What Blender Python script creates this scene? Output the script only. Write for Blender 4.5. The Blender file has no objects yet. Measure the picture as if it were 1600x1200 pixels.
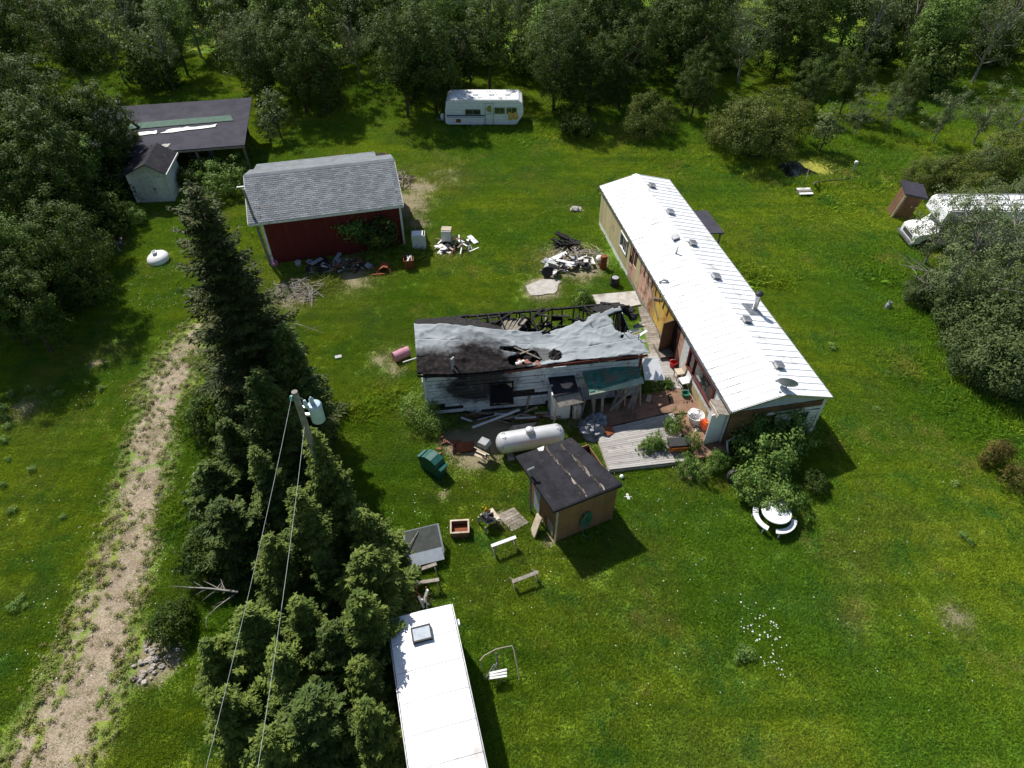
import bpy, math, random
import numpy as np
from mathutils import Vector, Matrix, Euler
random.seed(7)
rng = np.random.default_rng(7)
SC = bpy.context.scene
COL = SC.collection
PI = math.pi
R = math.radians

# ------------------------------------------------------------------ camera, light, exposure
CAM_H = 24.0; FPX = 1030.0; PITCH = R(44.5)
cam_d = bpy.data.cameras.new('camera'); cam = bpy.data.objects.new('camera', cam_d); COL.objects.link(cam)
cam.location = (0, 0, CAM_H); cam.rotation_euler = (PI/2 - PITCH, 0, 0)
cam_d.sensor_width = 36; cam_d.lens = 36*FPX/1600; cam_d.clip_start = .1; cam_d.clip_end = 2000
SC.camera = cam
SUN_DIR = Vector((-.60*math.cos(R(50)), .80*math.cos(R(50)), math.sin(R(50))))   # towards the sun
w = bpy.data.worlds.new('World'); SC.world = w; w.use_nodes = True
nt = w.node_tree; nt.nodes.clear()
sky = nt.nodes.new('ShaderNodeTexSky'); sky.sky_type = 'NISHITA'; sky.sun_disc = False
sky.sun_elevation = R(50); sky.sun_rotation = math.atan2(SUN_DIR.x, SUN_DIR.y)
bg = nt.nodes.new('ShaderNodeBackground'); bg.inputs[1].default_value = .074
wo = nt.nodes.new('ShaderNodeOutputWorld')
nt.links.new(sky.outputs[0], bg.inputs[0]); nt.links.new(bg.outputs[0], wo.inputs[0])
sd = bpy.data.lights.new('sun', 'SUN'); sd.energy = 4.6; sd.angle = R(.53); sd.color = (1, .955, .88)
so = bpy.data.objects.new('sun', sd); COL.objects.link(so)
so.rotation_euler = (-SUN_DIR).to_track_quat('-Z', 'Y').to_euler(); so.location = (-30, 40, 60)
SC.view_settings.view_transform = 'Standard'; SC.view_settings.look = 'None'
SC.view_settings.exposure = 0.4; SC.view_settings.gamma = 1; SC.view_settings.use_curve_mapping = False

def P(u, v, z=0.0):
    """ground (or height z) point of the survey, from the drone's position"""
    a = (u-800)/FPX; b = (v-600)/FPX
    dy = math.cos(PITCH) - b*math.sin(PITCH); dz = -math.sin(PITCH) - b*math.cos(PITCH)
    t = (z-CAM_H)/dz
    return Vector((a*t, dy*t, z))

# ------------------------------------------------------------------ materials
MATS = {}
def nd(nt, typ, **kw):
    n = nt.nodes.new(typ)
    for k, v in kw.items():
        if k.startswith('i_'): n.inputs[k[2:].replace('_', ' ')].default_value = v
        else: setattr(n, k, v)
    return n
def mixc(nt, fac, a, b, blend='MIX'):
    m = nt.nodes.new('ShaderNodeMix'); m.data_type = 'RGBA'; m.blend_type = blend
    for s, v in ((m.inputs[0], fac), (m.inputs[6], a), (m.inputs[7], b)):
        if hasattr(v, 'is_output'): nt.links.new(v, s)
        elif isinstance(v, (int, float)): s.default_value = v
        else: s.default_value = (*v[:3], 1)
    return m.outputs[2]
def mth(nt, op, a, b=None, c=None, clamp=False):
    m = nt.nodes.new('ShaderNodeMath'); m.operation = op; m.use_clamp = clamp
    for i, v in enumerate((a, b, c)):
        if v is None: continue
        if hasattr(v, 'is_output'): nt.links.new(v, m.inputs[i])
        else: m.inputs[i].default_value = v
    return m.outputs[0]
def noise(nt, vec, scale, detail=3, rough=.6):
    n = nt.nodes.new('ShaderNodeTexNoise'); n.inputs['Scale'].default_value = scale
    n.inputs['Detail'].default_value = detail; n.inputs['Roughness'].default_value = rough
    nt.links.new(vec, n.inputs['Vector']); return n.outputs[0]
def ramp(nt, f, lo, hi):
    m = nt.nodes.new('ShaderNodeMapRange'); m.interpolation_type = 'SMOOTHSTEP'
    nt.links.new(f, m.inputs[0]); m.inputs[1].default_value = lo; m.inputs[2].default_value = hi
    return m.outputs[0]
def newmat(name):
    m = bpy.data.materials.new(name); m.use_nodes = True
    nt = m.node_tree; b = nt.nodes['Principled BSDF']
    return m, nt, b
def mat(name, col, col2=None, rough=.7, metal=0, scale=4, stain=None, stain_amt=.45, stain_scale=1.2,
        objvar=.12, island=0, bump=.0, bscale=40, stretch=None, stain_edge=.06, spec=.35, fine=.12):
    """weathered surface: base colour varied by noise, worn patches of a second colour, stains with ragged edges"""
    if name in MATS: return MATS[name]
    m, nt, b = newmat(name)
    geo = nt.nodes.new('ShaderNodeNewGeometry'); vec = geo.outputs['Position']
    if stretch:
        mp = nt.nodes.new('ShaderNodeMapping'); mp.inputs['Scale'].default_value = stretch
        tc = nt.nodes.new('ShaderNodeTexCoord'); nt.links.new(tc.outputs['Object'], mp.inputs[0]); vecs = mp.outputs[0]
    else: vecs = vec
    c2 = col2 or tuple(x*.75 for x in col)
    c = mixc(nt, ramp(nt, noise(nt, vecs, scale), .35, .65), col, c2)
    fn = noise(nt, vecs, scale*9, 2)
    hsv = nt.nodes.new('ShaderNodeHueSaturation'); nt.links.new(c, hsv.inputs['Color'])
    oi = nt.nodes.new('ShaderNodeObjectInfo')
    v = mth(nt, 'MULTIPLY_ADD', oi.outputs['Random'], 2*objvar, 1-objvar)
    if island:
        v = mth(nt, 'MULTIPLY', v, mth(nt, 'MULTIPLY_ADD', geo.outputs['Random Per Island'], 2*island, 1-island))
    v = mth(nt, 'MULTIPLY', v, mth(nt, 'MULTIPLY_ADD', fn, 2*fine, 1-fine))
    nt.links.new(v, hsv.inputs['Value']); c = hsv.outputs[0]
    if stain:
        s = ramp(nt, noise(nt, vec, stain_scale, 6, .65), 1-stain_amt-stain_edge, 1-stain_amt+stain_edge)
        c = mixc(nt, s, c, stain)
    nt.links.new(c, b.inputs['Base Color'])
    b.inputs['Roughness'].default_value = rough; b.inputs['Metallic'].default_value = metal
    b.inputs['Specular IOR Level'].default_value = spec
    if bump:
        bp = nt.nodes.new('ShaderNodeBump'); bp.inputs['Strength'].default_value = bump; bp.inputs['Distance'].default_value = .02
        nt.links.new(noise(nt, vecs, bscale, 3), bp.inputs['Height']); nt.links.new(bp.outputs[0], b.inputs['Normal'])
    MATS[name] = m; return m
def glassmat():
    if 'dark_glass' in MATS: return MATS['dark_glass']
    m, nt, b = newmat('dark_glass')
    g = nt.nodes.new('ShaderNodeNewGeometry')
    c = mixc(nt, ramp(nt, noise(nt, g.outputs['Position'], 2.5), .45, .62), (.015, .02, .025), (.07, .08, .085))
    nt.links.new(c, b.inputs['Base Color']); b.inputs['Roughness'].default_value = .06; b.inputs['Specular IOR Level'].default_value = .8
    MATS['dark_glass'] = m; return m
# grass colour from the world position, shared by lawn and blades
GG = bpy.data.node_groups.new('lawn_colour', 'ShaderNodeTree')
GG.interface.new_socket('Colour', in_out='OUTPUT', socket_type='NodeSocketColor')
go_ = GG.nodes.new('NodeGroupOutput'); gg = GG.nodes.new('ShaderNodeNewGeometry'); gp = gg.outputs['Position']
c_ = mixc(GG, ramp(GG, noise(GG, gp, .11, 4), .38, .62), (.170, .320, .022), (.330, .420, .030))
c_ = mixc(GG, ramp(GG, noise(GG, gp, .45, 5, .7), .46, .70), c_, (.115, .275, .040))
c_ = mixc(GG, mth(GG, 'MULTIPLY', ramp(GG, noise(GG, gp, .27, 6, .7), .54, .70), .7), c_, (.42, .39, .10))
c_ = mixc(GG, mth(GG, 'MULTIPLY', ramp(GG, noise(GG, gp, 2.2, 4, .7), .45, .75), .45), c_, (.085, .145, .022))
mpg = GG.nodes.new('ShaderNodeMapping'); mpg.inputs['Rotation'].default_value = (0, 0, .6); mpg.inputs['Scale'].default_value = (.10, 1.1, 1); GG.links.new(gp, mpg.inputs[0])
c_ = mixc(GG, mth(GG, 'MULTIPLY', ramp(GG, noise(GG, mpg.outputs[0], 1.0, 3), .50, .62), .40), c_, (.105, .235, .020))
GG.links.new(c_, go_.inputs[0])
def groundmat():
    m, nt, b = newmat('lawn_soil')
    g = nt.nodes.new('ShaderNodeGroup'); g.node_tree = GG
    geo = nt.nodes.new('ShaderNodeNewGeometry'); p = geo.outputs['Position']
    at = nt.nodes.new('ShaderNodeAttribute'); at.attribute_name = 'dry'
    c = mixc(nt, ramp(nt, noise(nt, p, 9, 3), .35, .7), g.outputs[0], (.05, .075, .018))
    dn = mth(nt, 'ADD', at.outputs['Fac'], mth(nt, 'MULTIPLY_ADD', noise(nt, p, 3, 5, .7), .9, -.45))
    c = mixc(nt, mth(nt, 'MULTIPLY', ramp(nt, dn, .35, .75), .9), c, mixc(nt, noise(nt, p, 6), (.22, .18, .11), (.30, .25, .18)))
    nt.links.new(c, b.inputs['Base Color']); b.inputs['Roughness'].default_value = .95; b.inputs['Specular IOR Level'].default_value = .1
    bp = nt.nodes.new('ShaderNodeBump'); bp.inputs['Strength'].default_value = .8; bp.inputs['Distance'].default_value = .06
    nt.links.new(noise(nt, p, 14, 4, .7), bp.inputs['Height']); nt.links.new(bp.outputs[0], b.inputs['Normal'])
    return m
def gravelmat():
    m, nt, b = newmat('gravel')
    geo = nt.nodes.new('ShaderNodeNewGeometry'); p = geo.outputs['Position']
    g = nt.nodes.new('ShaderNodeGroup'); g.node_tree = GG
    at = nt.nodes.new('ShaderNodeAttribute'); at.attribute_name = 'edge'
    vo = nt.nodes.new('ShaderNodeTexVoronoi'); vo.inputs['Scale'].default_value = 26; nt.links.new(p, vo.inputs[0])
    c = mixc(nt, ramp(nt, noise(nt, p, .9, 4), .35, .65), (.25, .195, .135), (.35, .285, .205))
    hs = nt.nodes.new('ShaderNodeHueSaturation'); nt.links.new(c, hs.inputs['Color'])
    rr = nt.nodes.new('ShaderNodeSeparateColor'); nt.links.new(vo.outputs['Color'], rr.inputs[0])
    nt.links.new(mth(nt, 'MULTIPLY_ADD', rr.outputs[0], .7, .62), hs.inputs['Value'])
    e = mth(nt, 'ADD', at.outputs['Fac'], mth(nt, 'MULTIPLY_ADD', noise(nt, p, 1.5, 7, .8), 3.2, -1.52))
    c = mixc(nt, ramp(nt, e, .40, .62), hs.outputs[0], mixc(nt, .4, g.outputs[0], (.13, .115, .055)))
    nt.links.new(c, b.inputs['Base Color']); b.inputs['Roughness'].default_value = .95
    bp = nt.nodes.new('ShaderNodeBump'); bp.inputs['Strength'].default_value = .7; bp.inputs['Distance'].default_value = .02
    nt.links.new(vo.outputs['Distance'], bp.inputs['Height']); nt.links.new(bp.outputs[0], b.inputs['Normal'])
    return m
def leafmat(name, c1, c2, c3=None, trans=.25, rough=.55, lawn=0, objvar=.15):
    if name in MATS: return MATS[name]
    m, nt, b = newmat(name)
    geo = nt.nodes.new('ShaderNodeNewGeometry')
    c = mixc(nt, geo.outputs['Random Per Island'], c1, c2)
    if lawn:
        g = nt.nodes.new('ShaderNodeGroup'); g.node_tree = GG
        hs0 = nt.nodes.new('ShaderNodeHueSaturation'); nt.links.new(g.outputs[0], hs0.inputs['Color'])
        nt.links.new(mth(nt, 'MULTIPLY_ADD', geo.outputs['Random Per Island'], .7, .82), hs0.inputs['Value'])
        c = hs0.outputs[0]
        at = nt.nodes.new('ShaderNodeAttribute'); at.attribute_type = 'INSTANCER'; at.attribute_name = 'dryp'
        c = mixc(nt, mth(nt, 'MULTIPLY', at.outputs['Fac'], .75), c, (.34, .30, .13))
    else:
        c = mixc(nt, ramp(nt, noise(nt, geo.outputs['Position'], 1.1, 4), .4, .65), c, c3 or tuple(x*.7 for x in c1))
        hs = nt.nodes.new('ShaderNodeHueSaturation'); nt.links.new(c, hs.inputs['Color'])
        oi = nt.nodes.new('ShaderNodeObjectInfo')
        nt.links.new(mth(nt, 'MULTIPLY_ADD', oi.outputs['Random'], 2*objvar, 1-objvar), hs.inputs['Value']); c = hs.outputs[0]
    nt.links.new(c, b.inputs['Base Color']); b.inputs['Roughness'].default_value = rough
    b.inputs['Specular IOR Level'].default_value = .12
    tr = nt.nodes.new('ShaderNodeBsdfTranslucent'); nt.links.new(mixc(nt, .5, c, (.16, .20, .02), 'MIX'), tr.inputs[0])
    mx = nt.nodes.new('ShaderNodeMixShader'); mx.inputs[0].default_value = trans
    nt.links.new(b.outputs[0], mx.inputs[1]); nt.links.new(tr.outputs[0], mx.inputs[2])
    nt.links.new(mx.outputs[0], nt.nodes['Material Output'].inputs[0])
    MATS[name] = m; return m

M = {}
M['roof_metal'] = mat('white_roof_metal', (.86, .87, .89), (.80, .81, .83), rough=.42, objvar=.03, scale=.8, stain=(.50, .48, .45), stain_amt=.38, spec=.5, fine=.04, stain_edge=.12)
M['galv'] = mat('galvanised_metal', (.42, .43, .44), (.3, .31, .32), rough=.35, metal=.7, scale=5)
M['white'] = mat('weathered_white_paint', (.74, .75, .74), (.62, .63, .62), rough=.6, stain=(.35, .33, .29), stain_amt=.36, fine=.06)
M['white_clean'] = mat('clean_white_paint', (.80, .81, .82), (.74, .75, .76), rough=.4, stain=(.5, .48, .44), stain_amt=.30, fine=.04)
M['white_plastic'] = mat('white_plastic', (.82, .83, .84), (.76, .77, .78), rough=.35, objvar=.02, fine=.03, spec=.5)
M['tan'] = mat('tan_siding', (.50, .43, .24), (.43, .37, .22), rough=.7, scale=1.5, stain=(.25, .2, .12), stain_amt=.37, stretch=(3, 3, .6))
M['pink'] = mat('pink_exposed_board', (.52, .27, .22), (.50, .36, .24), rough=.8, scale=1.6, stain=(.22, .13, .08), stain_amt=.44, stretch=(4, 4, .5), objvar=.2)
M['yellow'] = mat('yellow_exposed_foam', (.60, .37, .035), (.55, .40, .14), rough=.8, scale=1.4, stain=(.42, .17, .05), stain_amt=.42, stretch=(3, 3, .6), objvar=.15)
M['darkred'] = mat('dark_red_trim', (.13, .018, .015), (.09, .02, .018), rough=.6)
M['red_siding'] = mat('dark_red_barn_siding', (.15, .013, .012), (.10, .011, .010), rough=.75, scale=1.2, stretch=(1, 1, .5), objvar=.1)
M['brown'] = mat('brown_plywood', (.19, .10, .05), (.13, .07, .04), rough=.8, scale=2, stain=(.07, .04, .03), stain_amt=.38)
M['deckbrown'] = mat('brown_deck_sheet', (.27, .155, .10), (.21, .12, .08), rough=.85, scale=1.5, stain=(.12, .075, .05), stain_amt=.42)
M['plank'] = mat('grey_deck_plank', (.40, .385, .37), (.33, .31, .29), rough=.85, scale=3, stain=(.22, .19, .16), stain_amt=.40, objvar=.16, stretch=(1, 8, 8))
M['oldwood'] = mat('weathered_wood', (.30, .27, .23), (.21, .18, .15), rough=.9, scale=5, objvar=.25)
M['palewood'] = mat('pale_lumber', (.52, .45, .36), (.42, .34, .25), rough=.85, scale=4, objvar=.2)
M['shingle'] = mat('grey_asphalt_shingle', (.20, .225, .24), (.16, .175, .19), rough=.92, scale=1.2, island=.22, objvar=0, stain=(.18, .19, .19), stain_amt=.38, fine=.2)
M['tarroof'] = mat('black_rolled_roofing', (.034, .034, .040), (.022, .022, .027), rough=.9, scale=2, fine=.3, stain=(.060, .052, .046), stain_amt=.36, stain_scale=2.4, spec=.12)
M['barnroof'] = mat('dark_slate_rolled_roofing', (.062, .060, .076), (.046, .044, .058), spec=.15, rough=.9, scale=1, fine=.2, objvar=.08)
M['greenroof'] = mat('faded_green_shingle', (.045, .16, .125), (.06, .20, .16), rough=.85, scale=3, stain=(.15, .14, .09), stain_amt=.42, objvar=.2)
M['green_felt'] = mat('green_roofing_strip', (.075, .14, .105), rough=.85)
M['palegreen'] = mat('pale_green_trim', (.42, .52, .38), rough=.7)
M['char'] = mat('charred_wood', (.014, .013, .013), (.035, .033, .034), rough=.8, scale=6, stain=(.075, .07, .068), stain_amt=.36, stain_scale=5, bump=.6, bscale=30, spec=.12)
M['dark'] = mat('dark_interior', (.02, .018, .016), rough=.9)
M['black'] = mat('black_rubber', (.02, .02, .022), (.03, .03, .032), rough=.6)
M['rust'] = mat('rusted_steel', (.17, .05, .02), (.28, .085, .03), rough=.85, scale=6, stain=(.08, .03, .02), stain_amt=.4, stain_scale=5)
M['orange'] = mat('orange_plastic', (.62, .17, .03), rough=.5)
M['redplastic'] = mat('red_orange_plastic', (.60, .075, .02), rough=.45)
M['redbucket'] = mat('red_bucket_plastic', (.5, .03, .03), rough=.45)
M['green'] = mat('green_plastic', (.03, .20, .12), (.02, .15, .09), rough=.5)
M['darkgreen'] = mat('dark_green_vinyl', (.012, .085, .075), (.02, .11, .09), rough=.5)
M['tank'] = mat('silver_tank_paint', (.66, .67, .69), (.58, .59, .61), rough=.36, scale=1.5, metal=.25, stain=(.42, .42, .42), stain_amt=.34, fine=.04)
M['pinkpaint'] = mat('faded_pink_paint', (.50, .22, .30), (.42, .2, .26), rough=.6)
M['greymetal'] = mat('grey_painted_metal', (.36, .38, .40), (.30, .31, .33), rough=.5)
M['bluegrey'] = mat('blue_grey_siding', (.40, .45, .50), (.34, .38, .43), rough=.7)
M['bluestripe'] = mat('blue_stripe_paint', (.05, .09, .22), rough=.4)
M['yellowprint'] = mat('orange_yellow_cloth', (.62, .30, .03), (.60, .50, .20), rough=.8, scale=5)
M['concrete'] = mat('pale_concrete', (.46, .44, .40), (.36, .34, .31), rough=.9, scale=2.5, stain=(.25, .23, .19), stain_amt=.4)
M['rock'] = mat('pale_rock', (.40, .35, .30), (.30, .27, .24), rough=.95, scale=5)
M['greytarp'] = mat('grey_tarp', (.26, .28, .31), (.16, .17, .20), rough=.7, scale=4, stain=(.45, .46, .48), stain_amt=.4, stain_scale=4)
M['whitebag'] = mat('white_bag_plastic', (.72, .72, .73), (.58, .56, .56), rough=.5, scale=7)
M['brownwall'] = mat('ochre_brown_siding', (.235, .125, .06), (.19, .105, .052), rough=.8, scale=1.5)
M['pole'] = mat('grey_weathered_pole', (.25, .23, .20), (.16, .145, .13), rough=.9, scale=6)
M['wire'] = mat('bare_aluminium_wire', (.42, .46, .44), rough=.5)
M['xfmr'] = mat('pale_blue_transformer_paint', (.42, .55, .62), (.38, .5, .57), rough=.4, objvar=.02)
M['bark'] = mat('grey_brown_bark', (.11, .085, .065), (.07, .055, .04), rough=.95, scale=8)
M['deadwood'] = mat('bleached_dead_wood', (.34, .31, .28), (.22, .2, .18), rough=.95, scale=6)
M['water'] = mat('dark_pond_water', (.012, .016, .014), rough=.08, spec=.6)
M['scum'] = mat('yellow_pond_scum', (.36, .34, .04), (.20, .22, .03), rough=.8, scale=3)
M['teal'] = mat('teal_glass', (.03, .30, .27), rough=.3)
M['yellowplastic'] = mat('yellow_tool_plastic', (.65, .42, .02), rough=.4)
M['brick'] = mat('red_rubble', (.33, .13, .09), (.25, .12, .09), rough=.9, scale=6)
M['whitepetal'] = mat('white_petals', (.8, .8, .76), rough=.7, objvar=.05)
M['glass'] = glassmat()

# ------------------------------------------------------------------ geometry helpers
class MB:
    def __init__(s): s.v = []; s.f = []
    def add(s, vs, fs):
        o = len(s.v); s.v += [tuple(x) for x in vs]; s.f += [tuple(i+o for i in f) for f in fs]; return s
    def box(s, c, d, rot=(0, 0, 0)):
        m = Euler(rot).to_matrix(); c = Vector(c); x, y, z = (k/2 for k in d)
        vs = [c + m @ Vector(q) for q in ((-x,-y,-z),(x,-y,-z),(x,y,-z),(-x,y,-z),(-x,-y,z),(x,-y,z),(x,y,z),(-x,y,z))]
        return s.add(vs, [(0,3,2,1),(4,5,6,7),(0,1,5,4),(1,2,6,5),(2,3,7,6),(3,0,4,7)])
    def beam(s, a, b, w_, h_, up=(0, 0, 1)):
        a = Vector(a); b = Vector(b); d = (b-a).normalized(); u = Vector(up)
        if abs(d.dot(u)) > .98: u = Vector((0, 1, 0))
        sx = d.cross(u).normalized()*w_/2; sz = sx.cross(d).normalized()*h_/2
        vs = [p + i*sx + j*sz for p in (a, b) for i, j in ((-1,-1),(1,-1),(1,1),(-1,1))]
        return s.add(vs, [(0,1,2,3),(7,6,5,4),(0,4,5,1),(1,5,6,2),(2,6,7,3),(3,7,4,0)])
    def tube(s, pts, rad, n=8, caps=True):
        pts = [Vector(p) for p in pts]
        if isinstance(rad, (int, float)): rad = [rad]*len(pts)
        o = len(s.v); k = len(pts)
        for i, p in enumerate(pts):
            d = (pts[min(i+1, k-1)] - pts[max(i-1, 0)]).normalized()
            u = Vector((0, 0, 1)) if abs(d.z) < .9 else Vector((1, 0, 0))
            a = d.cross(u).normalized(); b = d.cross(a)
            for j in range(n):
                t = 2*PI*j/n; q = p + rad[i]*(math.cos(t)*a + math.sin(t)*b); s.v.append(tuple(q))
        for i in range(k-1):
            for j in range(n):
                s.f.append((o+i*n+j, o+(i+1)*n+j, o+(i+1)*n+(j+1) % n, o+i*n+(j+1) % n))
        if caps: s.f.append(tuple(o+j for j in range(n))); s.f.append(tuple(o+(k-1)*n+j for j in range(n-1, -1, -1)))
        return s
    def lathe(s, prof, c=(0, 0, 0), n=20, rot=(0, 0, 0)):
        m = Euler(rot).to_matrix(); c = Vector(c); o = len(s.v); k = len(prof)
        for r, z in prof:
            for j in range(n):
                t = 2*PI*j/n; s.v.append(tuple(c + m @ Vector((r*math.cos(t), r*math.sin(t), z))))
        for i in range(k-1):
            for j in range(n): s.f.append((o+i*n+j, o+i*n+(j+1) % n, o+(i+1)*n+(j+1) % n, o+(i+1)*n+j))
        s.f.append(tuple(o+j for j in range(n-1, -1, -1))); s.f.append(tuple(o+(k-1)*n+j for j in range(n)))
        return s
    def prism(s, poly, axis, a, b):
        """outline poly (2-D) extruded along axis 'x','y','z' from a to b"""
        def mk(p, t): return {'x': (t, p[0], p[1]), 'y': (p[0], t, p[1]), 'z': (p[0], p[1], t)}[axis]
        n = len(poly); vs = [mk(p, a) for p in poly] + [mk(p, b) for p in poly]
        return s.add(vs, [tuple(range(n-1, -1, -1)), tuple(range(n, 2*n))] + [(i, (i+1) % n, n+(i+1) % n, n+i) for i in range(n)])
    def slab(s, pts, th):
        """thick sheet: pts are the top corners, th the thickness downwards"""
        pts = [Vector(p) for p in pts]; n = len(pts)
        vs = pts + [p - Vector((0, 0, th)) for p in pts]
        return s.add(vs, [tuple(range(n)), tuple(range(2*n-1, n-1, -1))] + [(i, n+i, n+(i+1) % n, (i+1) % n) for i in range(n)])
    def blob(s, c, r, seed=0, amp=.25, n=10, m=7, squash=(1, 1, 1)):
        rr = random.Random(seed); o = len(s.v); c = Vector(c)
        for i in range(m+1):
            ph = PI*i/m
            for j in range(n):
                t = 2*PI*j/n; q = r*(1 + (rr.random()*2-1)*amp*(0 if i in (0, m) else 1))
                s.v.append((c.x+q*math.sin(ph)*math.cos(t)*squash[0], c.y+q*math.sin(ph)*math.sin(t)*squash[1], c.z+q*math.cos(ph)*squash[2]))
        for i in range(m):
            for j in range(n): s.f.append((o+i*n+j, o+(i+1)*n+j, o+(i+1)*n+(j+1) % n, o+i*n+(j+1) % n))
        return s
    def mesh(s, name, m, smooth=False):
        me = bpy.data.meshes.new(name); me.from_pydata(s.v, [], s.f); me.materials.append(m)
        me.validate(); me.update()
        if smooth:
            me.polygons.foreach_set('use_smooth', [True]*len(me.polygons))
            try: me.set_sharp_from_angle(angle=R(40))
            except Exception: pass
        return me
    def build(s, name, m, parent=None, smooth=False, label=None, kind=None):
        return link(name, s.mesh(name, m, smooth), parent, label, kind)
def link(name, data, parent=None, label=None, kind=None):
    o = bpy.data.objects.new(name, data); COL.objects.link(o)
    if parent: o.parent = parent
    if label: o['label'] = label
    if kind: o['kind'] = kind
    return o
def T(name, label, cat, loc=(0, 0, 0), rz=0, group=None):
    o = bpy.data.objects.new(name, None); COL.objects.link(o); o.empty_display_size = .2
    o.location = loc; o.rotation_euler = (0, 0, rz); o['label'] = label; o['category'] = cat
    if group: o['group'] = group
    return o
def tag(o, label, cat, group=None):
    o['label'] = label; o['category'] = cat
    if group: o['group'] = group
    return o
UC = {}
def B(parent, name, m, c, d, rot=(0, 0, 0), label=None):
    """a board, plank or panel: own object, shared bevelled unit mesh"""
    key = (name, m.name)
    if key not in UC: UC[key] = MB().box((0, 0, 0), (1, 1, 1)).mesh(name, m)
    o = link(name, UC[key], parent, label); o.location = c; o.scale = d; o.rotation_euler = rot
    return o
def BM(parent, name, m, a, b, w_, h_, up=(0, 0, 1), label=None):
    """board from a to b as its own object"""
    a = Vector(a); b = Vector(b); d = b-a; L_ = d.length; d = d/L_; u = Vector(up)
    if abs(d.dot(u)) > .98: u = Vector((0, 1, 0))
    y = u.cross(d).normalized(); z = d.cross(y)
    mt = Matrix((d, y, z)).transposed()
    return B(parent, name, m, (a+b)/2, (L_, w_, h_), mt.to_euler(), label)
def copy_thing(root, loc, rz, label, group=None, scale=1):
    r = root.copy(); COL.objects.link(r); r.location = loc; r.rotation_euler = (0, 0, rz); r.scale = (scale,)*3
    r['label'] = label
    if group: r['group'] = group
    for ch in root.children:
        c = ch.copy(); COL.objects.link(c); c.parent = r
        for g in ch.children:
            d = g.copy(); COL.objects.link(d); d.parent = c
    return r
def frame_of(o, d):
    """returns (to_local, to_world, rotz) of a frame with origin o and x axis along d"""
    dx, dy = Vector(d).normalized(); nx, ny = -dy, dx
    def loc(p): x = p[0]-o[0]; y = p[1]-o[1]; return Vector((x*dx+y*dy, x*nx+y*ny, p[2] if len(p) > 2 else 0))
    return loc, math.atan2(dy, dx)

# numpy value noise for masks
_tab = rng.random((256, 256))
def vn(x, y, s, seed=0):
    x = np.asarray(x)*s + seed*17.3; y = np.asarray(y)*s + seed*31.7
    xi = np.floor(x).astype(int); yi = np.floor(y).astype(int); fx = x-xi; fy = y-yi
    fx = fx*fx*(3-2*fx); fy = fy*fy*(3-2*fy)
    g = lambda a, b: _tab[a % 256, b % 256]
    return (g(xi, yi)*(1-fx)+g(xi+1, yi)*fx)*(1-fy) + (g(xi, yi+1)*(1-fx)+g(xi+1, yi+1)*fx)*fy
def fbm(x, y, s, seed=0, o=4):
    t = 0; a = 1; n = 0
    for i in range(o): t = t + a*vn(x, y, s*2**i, seed+i); n += a; a *= .55
    return t/n
def npmesh(name, V, F, m, smooth=False):
    me = bpy.data.meshes.new(name); V = np.asarray(V, np.float32); F = np.asarray(F, np.int32)
    me.vertices.add(len(V)); me.vertices.foreach_set('co', V.ravel())
    k = F.shape[1]; me.loops.add(F.size); me.loops.foreach_set('vertex_index', F.ravel())
    me.polygons.add(len(F)); me.polygons.foreach_set('loop_start', np.arange(0, F.size, k, dtype=np.int32))
    try: me.polygons.foreach_set('loop_total', np.full(len(F), k, np.int32))
    except Exception: pass
    if smooth: me.polygons.foreach_set('use_smooth', np.ones(len(F), bool))
    me.materials.append(m); me.update(calc_edges=True); me.validate()
    return me

# ------------------------------------------------------------------ the ground
def inpoly(x, y, poly):
    r = np.zeros(np.shape(x), bool); n = len(poly)
    for i in range(n):
        x1, y1 = poly[i][:2]; x2, y2 = poly[(i+1) % n][:2]
        c = ((y1 > y) != (y2 > y)) & (x < (x2-x1)*(y-y1)/(y2-y1+1e-12)+x1)
        r ^= c
    return r
DRYSPOTS = [(895,412,2.6,1),(455,462,2.0,.75),(470,455,1.5,.7),(550,425,2.6,.8),(700,388,1.8,.6),(628,320,2.8,.85),(655,290,2.4,.75),(690,275,2.6,.6),(650,350,1.6,.7),(600,560,1.4,.6),(1330,880,1.2,.4),(170,545,1.5,.4),
            (745,700,1.5,1.1),(715,690,1.1,1),(790,812,.6,1),(622,578,.9,.7),(605,605,1,.6),(1494,970,.9,.8),(1335,975,1,.4),(240,1030,1.1,1.1),(850,452,1.5,1.0),
            (690,775,.35,.9),(780,665,2.4,.9),(930,650,2,.8),(1080,735,.8,.9),(1340,905,.5,.5),(1290,262,1.6,.8),(150,568,.5,.9),(150,380,2,.8),(35,640,1.4,.6),
            (900,325,.6,.8),(640,640,.8,.6),(1215,170,3,.3),(1040,330,.6,.3),(1080,1010,.8,.3),(930,900,.6,.35),(430,215,.8,.6),(880,405,2.4,.8),(860,845,.5,.8),
            (640,265,1.4,.5),(1230,560,.4,.3),(1420,1000,.8,.35),(1500,745,.5,.4),(630,545,.5,.8)]
DRY = [(P(u, v).x, P(u, v).y, r, a*1.2) for u, v, r, a in DRYSPOTS]
def dryness(x, y):
    d = np.zeros_like(x)
    for cx, cy, r, a in DRY: d = np.maximum(d, a*np.exp(-((x-cx)**2+(y-cy)**2)/(r*r)))
    return d
gx = np.unique(np.concatenate([np.linspace(-700, -62, 12), np.arange(-60, 60.1, .5), np.linspace(62, 700, 12)]))
gy = np.unique(np.concatenate([np.linspace(-200, 2, 8), np.arange(3, 100.1, .5), np.linspace(103, 1000, 14)]))
GX, GY = np.meshgrid(gx, gy); nx_, ny_ = len(gx), len(gy)
i_ = np.arange(nx_-1)[None, :] + nx_*np.arange(ny_-1)[:, None]; i_ = i_.ravel()
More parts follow.
